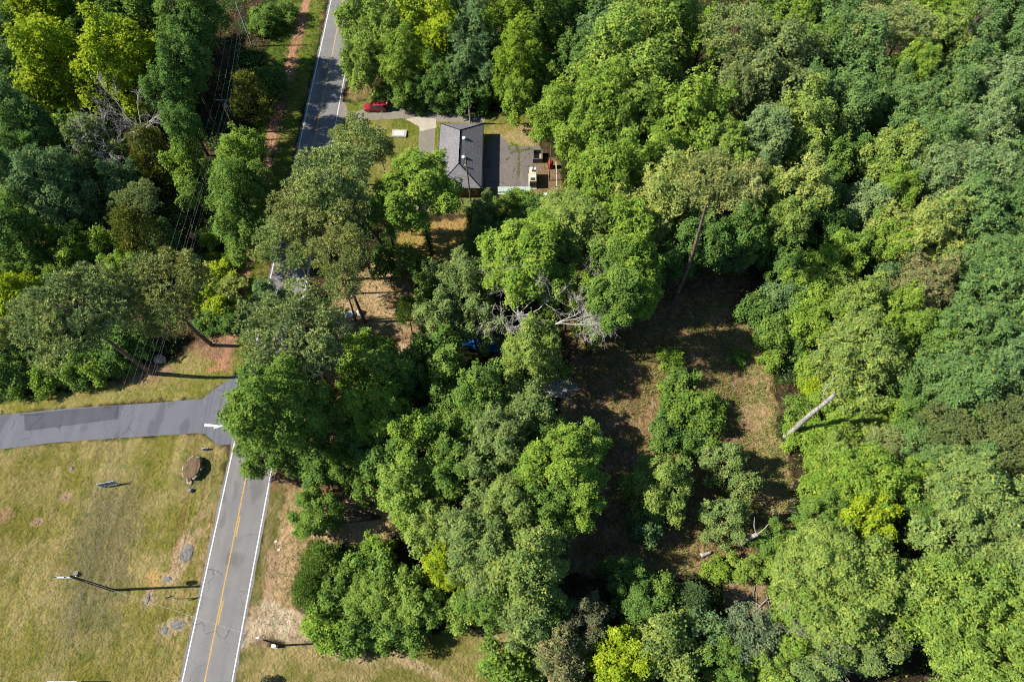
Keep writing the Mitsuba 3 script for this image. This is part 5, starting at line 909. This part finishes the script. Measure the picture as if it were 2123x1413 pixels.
part(k, 'tube', tube([(ma, mb, 0), (ma, mb, 4.2)], .16, 8), 'galvanised', smooth=40); part(k, 'tip', tube([(ma, mb, 4.2), (ma, mb, 6.2)], .07, 6), 'galvanised'); part(k, 'collar', tube([(ma, mb, 4.1), (ma, mb, 4.3)], .2, 8), 'dark_metal')
k = thing('gate_post', 'thin dark post right of the metal mast', 'post'); ma, mb = (-7.40, 105.93)
part(k, 'shaft', tube([(ma, mb, 0), (ma, mb, 2.4)], .06, 6), 'dark_metal'); part(k, 'cap', tube([(ma, mb, 2.4), (ma, mb, 2.47)], .09, 6), 'dark_metal')
k = thing('garden_post', 'bluish metal post under the ivy-clad tree, left end of the fence', 'post'); ma, mb = (-9.27, 83.82)
part(k, 'shaft', tube([(ma, mb, 0), (ma, mb, 2.3)], .09, 6), 'galvanised'); part(k, 'cap', tube([(ma, mb, 2.3), (ma, mb, 2.4)], .13, 6), 'dark_metal')

# ------------------------------------------------------------------ poles and wires
def pole(label, x, y, hgt, r=.17, mat='pole_wood', arm=None, lean=(0, 0)):
    k = thing('utility_pole', label, 'pole'); top = np.array([x + lean[0], y + lean[1], hgt])
    part(k, 'shaft', tube([(x, y, -.1), ((x + top[0]) / 2, (y + top[1]) / 2, hgt / 2), top], [r, r * .86, r * .7], 9), mat, smooth=True)
    if arm:
        a0, a1, z = arm; am = part(k, 'crossarm', box(x + a0, x + a1, y - .17, y - .02 + .02, z - .07, z + .07), 'galvanised')
        for xx in (a0 + .08, (a0 + a1) / 2 + .2, a1 - .08): part(am, 'insulator', tube([(x + xx, y - .09, z + .071), (x + xx, y - .09, z + .30)], [.07, .04], 7), 'dark_metal')
    return k
P1, P3, P4, P5 = (-55.6, 15.8), (-54.35, 101.2), (-57.0, 129.4), (-58.0, -52.0)
k = pole('dark pole with a side arm and transformer standing in the lower left lawn', *P1, 10.5, .20, arm=(-2.1, .15, 10.2))
m = trimesh.creation.cylinder(radius=.30, height=.95, sections=16); m.apply_translation([P1[0] + .12, P1[1] + .52, 9.3]); part(k, 'transformer', m, 'dark_metal', smooth=40); part(k, 'bracket', box(P1[0] - .05, P1[0] + .1, P1[1] + .1, P1[1] + .3, 9.2, 9.4), 'galvanised'); part(k, 'brace', tube([(P1[0] - 1.1, P1[1] - .1, 10.2), (P1[0] - .12, P1[1] - .1, 9.5)], .04, 5), 'galvanised')
k = pole('pole with a straight crossarm among the dark trees at upper left', *P3, 10.5, .18, arm=(-1.2, 1.3, 10.3))
m = trimesh.creation.cylinder(radius=.25, height=.9, sections=14); m.apply_translation([P3[0] + .42, P3[1], 8.9]); part(k, 'transformer', m, 'galvanised', smooth=40)
pole('pale pole on the top edge of the picture, left of the dirt verge', *P4, 10.5, .2, 'dead_wood')
k = pole('short lamp pole beside the gravel pull-off at the bottom of the road', *(-30.99, 8.75), 7.6, .14)
px, py = (-30.99, 8.75)
part(k, 'bracket', tube([(px, py, 7.4), (px - .75, py + .2, 7.6)], .05, 6), 'galvanised'); part(k, 'coil', tube(curve([(px - .5, py + .25, 7.3), (px - .2, py + .55, 7.4), (px + .25, py + .25, 7.5), (px, py - .2, 7.45), (px - .5, py + .2, 7.3)], 16), .035, 5), 'black_trim'); part(k, 'lamp_head', box(px - .95, px - .6, py + .08, py + .3, 7.5, 7.64), 'white_metal')
k = thing('meter_cabinet', 'white cabinet beside the foot of the short lamp pole', 'cabinet'); qx, qy = (-31.71, 8.63)
part(k, 'case', box(qx - .3, qx + .3, qy - .2, qy + .2, .1, .95), 'white_metal'); part(k, 'foot', box(qx - .35, qx + .35, qy - .25, qy + .25, 0, .1), 'concrete')
pole('mossy pole rising in front of the grey roof', *(-7.79, 85.57), 11.8, .16, 'old_pole_wood', lean=(-.3, -.1))
pole('bare slim pole at the right side of the paved yard', *(7.10, 90.72), 9.2, .13, 'old_pole_wood')
def wire(label, a, b, sag, r=.016):
    a, b = np.array(a, float), np.array(b, float); t = np.linspace(0, 1, 28)[:, None]; p = a + (b - a) * t; p[:, 2] -= 4 * sag * (t * (1 - t))[:, 0]
    one('power_line', tube(p, r, 4, False), 'wire_metal', label, 'wire', 'power lines between the poles', smooth=True)
ats = [(-2.0, 10.5, -1.1, 10.6, 'outermost overhead wire, farthest left on the crossarm'), (-1.0, 10.5, .15, 10.6, 'second overhead wire from the left'), (.0, 10.5, 1.2, 10.6, 'third overhead wire from the left'), (.05, 9.0, .15, 8.6, 'fourth overhead wire from the left, hung lower'), (.12, 7.6, .2, 7.4, 'fifth overhead wire from the left, low on the poles'), (.16, 7.1, .25, 6.8, 'rightmost and lowest overhead wire')]
for da, za, db, zb, lab in ats:
    p5, p1, p3, p4 = (P5[0] + da, P5[1], za), (P1[0] + da, P1[1], za), (P3[0] + db, P3[1], zb), (P4[0] + db, P4[1], zb)
    wire(lab, p1, p3, 1.5); labels[list(scene)[-1]]['label'] = lab + ', long span above the trees'
    wire(lab, p5, p1, 1.2); labels[list(scene)[-1]]['label'] = lab + ', over the lower lawn'
    wire(lab, p3, p4, .5); labels[list(scene)[-1]]['label'] = lab + ', top span by the dirt verge'
wire('slack service wire crossing the side road near the arrow', (P1[0] + .3, P1[1], 8.2), (-47.2, 62, 7.5), 1.0, .014)
wire('service wire from the left lawn pole across the road to the lamp pole', (P1[0], P1[1], 7.8), (px, py, 7.2), .7, .014)

# ------------------------------------------------------------------ lawn at the lower left
k = thing('lawn_sign', 'white panel sign with dark blue letters standing on the lawn', 'sign')
(sx0, sy0), (sx1, sy1) = (-61.38, 30.39), (-59.00, 30.90)
u = unit(np.array([sx1 - sx0, sy1 - sy0, 0])); ang = math.degrees(math.atan2(u[1], u[0])); Lg = math.hypot(sx1 - sx0, sy1 - sy0)
part(k, 'panel', turned(box(0, Lg, -.03, .03, .35, 1.55), ang, (sx0, sy0, 0)), 'sign_white')
for xx in (.1, Lg - .1): part(k, 'post', turned(box(xx - .05, xx + .05, .03, .13, 0, 1.6), ang, (sx0, sy0, 0)), 'galvanised')
m = meshkit.text_mesh('VBS', .82, .02, bold=True); m.apply_transform(trimesh.transformations.rotation_matrix(math.pi / 2, [1, 0, 0])); m.apply_translation([Lg * .5 - m.bounds.mean(0)[0], -.032, .54]); m.apply_transform(trimesh.transformations.rotation_matrix(math.radians(ang), [0, 0, 1])); m.apply_translation([sx0, sy0, 0]); part(k, 'lettering', m, 'sign_blue')
k = thing('stone_planter', 'round raised earth bed edged with pale stones beside the road junction', 'planter')
cx_, cy_ = -48.25, 33.2
rng = np.random.default_rng(9)
mm = trimesh.creation.icosphere(subdivisions=4); v = mm.vertices.copy(); q = v[:, :2] * (1 + .16 * (meshkit.fbm(v * 1.5, 2, 3) - .5))[:, None]
top = .62 + .28 * np.maximum(v[:, 2], 0) ** .5 + .30 * v[:, 0] + .16 * (meshkit.fbm(v * 4.5, 3, 2) - .5)
mm.vertices = np.column_stack([q[:, 0] * 1.45 + cx_, q[:, 1] * 1.75 + cy_, np.where(v[:, 2] > -.1, top, -.2)]); part(k, 'soil', mm, 'mulch', smooth=25)
for i in range(46):
    t = rng.uniform(0, 2 * np.pi); e = math.cos(t); s = rng.uniform(.09, .21); z = rng.uniform(.15, .66) + .26 * e
    m = turned(rock((s * 1.3, s, s * .8), int(rng.integers(999)), 1, .4), math.degrees(t) + 90 + rng.normal() * 20, (cx_ + 1.46 * e * rng.uniform(.93, 1.06), cy_ + 1.77 * math.sin(t) * rng.uniform(.93, 1.06), max(z, s * .4))); part(k, 'stone', m, 'stone_pale')
for i in range(5): part(k, 'stone', turned(rock((.26, .17, .14), 40 + i, 1, .4), rng.uniform(0, 180), (cx_ + rng.normal() * .25, cy_ - 2.0 - rng.uniform(0, .25), .1)), 'stone_pale')
def stone(label, u, size, seed, mat='stone_grey', z=.0, cat_='rock'):
    m = rock(size, seed, 3, .35); m.apply_translation([u[0], u[1], z]); one('rock', m, mat, label, cat_, smooth=True)
stone('dark round stone in the ditch below the stone-edged planter', (-47.84, 29.87), (.34, .32, .35), 3, z=.2)
k = thing('marker_post', 'small pale marker leaning above the stone-edged planter', 'post'); mx, my = (-47.15, 36.30)
part(k, 'slab', turned(box(-.32, .32, -.09, .09, 0, .75), 18, (mx, my, 0)), 'stone_pale'); part(k, 'foot', turned(box(-.42, .42, -.2, .2, 0, .12), 18, (mx, my, 0)), 'concrete')
for lab, u, sz, sd in (('long flat dark rock in a bare patch by the road edge', (-46.54, 20.81), (.85, 1.35, .10), 5), ('flat rock in the reddish bare patch behind the long pole shadow', (-48.37, 17.31), (.65, .35, .09), 6), ('narrow dark rock in the bare ring just below the pole shadow', (-50.45, 14.62), (.28, .7, .12), 7), ('larger flat grey rock low beside the road', (-45.46, 11.33), (1.0, .62, .09), 8), ('smaller flat grey rock left of the larger one', (-47.13, 10.67), (.42, .5, .09), 10), ('grey rock in the uppermost small bare patch of the lawn', (-66.77, 33.30), (.22, .38, .12), 11), ('small rock in the bare patch left of the lawn sign', (-66.47, 28.92), (.22, .2, .1), 12), ('small rock in the pale patch at the left of the lawn', (-69.12, 25.28), (.25, .2, .07), 13)):
    stone(lab, u, sz, sd)
k = thing('road_sign', 'thin post with a small dark sign plate on the verge below the big pole shadow', 'sign'); sx, sy = (-46.31, 14.62)
part(k, 'post', tube([(sx, sy, 0), (sx - .15, sy + .05, 2.5)], .04, 6), 'galvanised'); part(k, 'plate', turned(box(-.5, .5, -.02, .02, 1.95, 2.55), 20, (sx - .15, sy - .05, 0)), 'dark_metal')
k = thing('white_shed', 'white metal roof cut by the bottom edge of the picture', 'shed')
x0, x1, y1 = -59.4, -55.6, (-56.19, 4.33)[1]
part(k, 'roof', box(x0, x1, y1 - 14, y1, 2.5, 2.62), 'white_roof'); part(k, 'wall', box(x0 + .2, x1 - .2, y1 - 13.8, y1 - .2, 0, 2.5), 'trim_white')

# ------------------------------------------------------------------ smaller things elsewhere
k = thing('bird_bath', 'round terracotta dish on a post at the edge of the bottom lawn', 'bird bath'); rx_, ry_ = (-11.40, 9.28)
part(k, 'post', tube([(rx_, ry_, 0), (rx_, ry_, 2.0)], .06, 7), 'terracotta'); m = trimesh.creation.revolve([(0, .06), (.22, .06), (.34, .16), (.37, .15), (.26, -.02), (0, -.08)], sections=20); m.apply_translation([rx_, ry_, 2.05]); part(k, 'dish', m, 'terracotta', smooth=40); part(k, 'foot', tube([(rx_, ry_, 0), (rx_, ry_, .1)], [.28, .2], 12), 'terracotta')
for lab, u, sz, sd in (('large whitish stone left of the pine trunk in the straw yard', (-27.60, 60.57), (.9, .7, .6), 21), ('upright white stone beside the pine trunk in the straw yard', (-25.98, 60.86), (.6, .5, .75), 22), ('small white stone below the pine trunk in the straw yard', (-27.04, 58.56), (.25, .22, .2), 23)):
    stone(lab, u, sz, sd, 'trim_white', .1)
stone('weathered rock in the brown earth under the left leaning pine', (-58.01, 51.84), (1.0, .8, .7), 24, 'stone_pale', .2)
stone('dark boulder at the upper left end of the sandy patch', (7.73, 48.84), (1.0, .8, .7), 25, 'stone_grey', .2)
one('tarpaulin', None or trimesh.Trimesh(*(lambda n: ((lambda g: (np.column_stack([g[:, 0] * 6.2 - 8.2, 53.8 + g[:, 1] * 4.2 - g[:, 0] * 1.2, .35 + 1.1 * meshkit.fbm(np.column_stack([g * 3.5, 0 * g[:, 0]]), 3, 5)]), [[i * n + j, i * n + j + 1, (i + 1) * n + j + 1] for i in range(n - 1) for j in range(n - 1)] + [[i * n + j, (i + 1) * n + j + 1, (i + 1) * n + j] for i in range(n - 1) for j in range(n - 1)]))(np.stack(np.meshgrid(np.linspace(0, 1, n), np.linspace(0, 1, n)), -1).reshape(-1, 2))))(22), process=False), 'tarp_blue', 'crumpled blue tarpaulin glimpsed through the sage tree in the middle', 'tarpaulin', smooth=True)
ground_piece('sandy_patch', sheet(wobbly([(2.61, 47.53), (5.76, 48.40), (8.11, 48.57), (10.66, 47.71), (10.76, 46.42), (8.40, 45.74), (9.15, 45.06), (5.29, 45.23), (2.83, 46.08)], .35, .5, 15), .006), 'gravel', 'pale sandy patch at the left edge of the clearing')
def log(label, pts, r, mat='dead_wood'):
    one('fallen_log', tube(curve(pts, 8), np.linspace(r, r * .55, 8), 7), mat, label, 'log', smooth=True)
(l0, l1), (l2, l3) = (30.13, 15.83), (34.13, 13.74)
log('longest grey pole of the brush pile in the small lower clearing', [(l0, l1, .25), ((l0 + l2) / 2, (l1 + l3) / 2 + .1, .35), (l2, l3, .3)], .12)
(l0, l1), (l2, l3) = (29.86, 14.94), (32.53, 13.31)
log('second pole of the brush pile, below the longest', [(l0, l1, .2), ((l0 + l2) / 2, (l1 + l3) / 2, .3), (l2, l3, .2)], .09)
(l0, l1), (l2, l3) = (33.97, 13.56), (35.30, 14.69)
log('short pole at the right end of the brush pile', [(l0, l1, .2), (l2, l3, .5)], .09)
(l0, l1), (l2, l3) = (26.67, 17.57), (29.40, 15.45)
log('thin log leading from the shade to the brush pile', [(l0, l1, .2), (l2, l3, .3)], .11, 'bark')
(l0, l1), (l2, l3) = (47.32, 45.99), (49.70, 49.10)
log('brown pole leaning above the tall grey broken trunk', [(l0, l1, .1), (l2, l3, 1.2)], .15, 'pine_bark')
(l0, l1), (l2, l3) = (26.85, 20.41), (28.29, 20.88)
log('thick short log in the shade at the lower left of the clearing edge', [(l0, l1, .3), (l2, l3, .35)], .35)
(l0, l1), (l2, l3) = (-23.40, 64.09), (-21.52, 64.69)
log('pale log lying in the straw yard', [(l0, l1, .15), (l2, l3, .15)], .14)
rng = np.random.default_rng(4)
for i in range(26):
    (qx, qy) = (32.30, 14.69)
    c = np.array([qx, qy, .15]) + rng.normal(size=3) * [1.5, 1.4, .06]; t = rng.uniform(0, 3.14); L = rng.uniform(.5, 1.3); d = np.array([math.cos(t), math.sin(t), .08]) * L
    if i == 0: bp = thing('brush_pile', 'heap of pale cut sticks in the small lower clearing', 'brush pile', None)
    part(bp, 'stick', tube([c - d, c + d], [.045, .03], 5), 'dead_wood')
k = thing('flower_bush', 'small dark red-leaved bush cut by the bottom edge, right of the road', 'bush'); fx, fy = (-31.85, 4.34)
n = 700; rg = np.random.default_rng(8); dd = sphere_dirs(n, rg, -.2); V = blades(np.array([fx, fy, .8]) + dd * [.9, .75, .8] * rg.uniform(.4, 1.1, n)[:, None], dd + rg.normal(size=(n, 3)) * .5, np.full(n, .22), np.full(n, .15), rg)
part(k, 'foliage', quads(V), 'leaf', color=tinted(np.arange(n) // 9, 'R2', rg)); part(k, 'stem', tube([(fx, fy, -.05), (fx, fy, .9)], .05, 6), 'bark')
m = np.random.default_rng(6)
for lab, u in (('left scrap of white litter at the road bank', (-33.39, 21.28)), ('right scrap of white litter at the road bank', (-34.00, 22.44))):
    one('litter', turned(box(-.16, .16, -.12, .12, .02, .07), 30, (*u, 0)), 'white_metal', lab, 'litter')
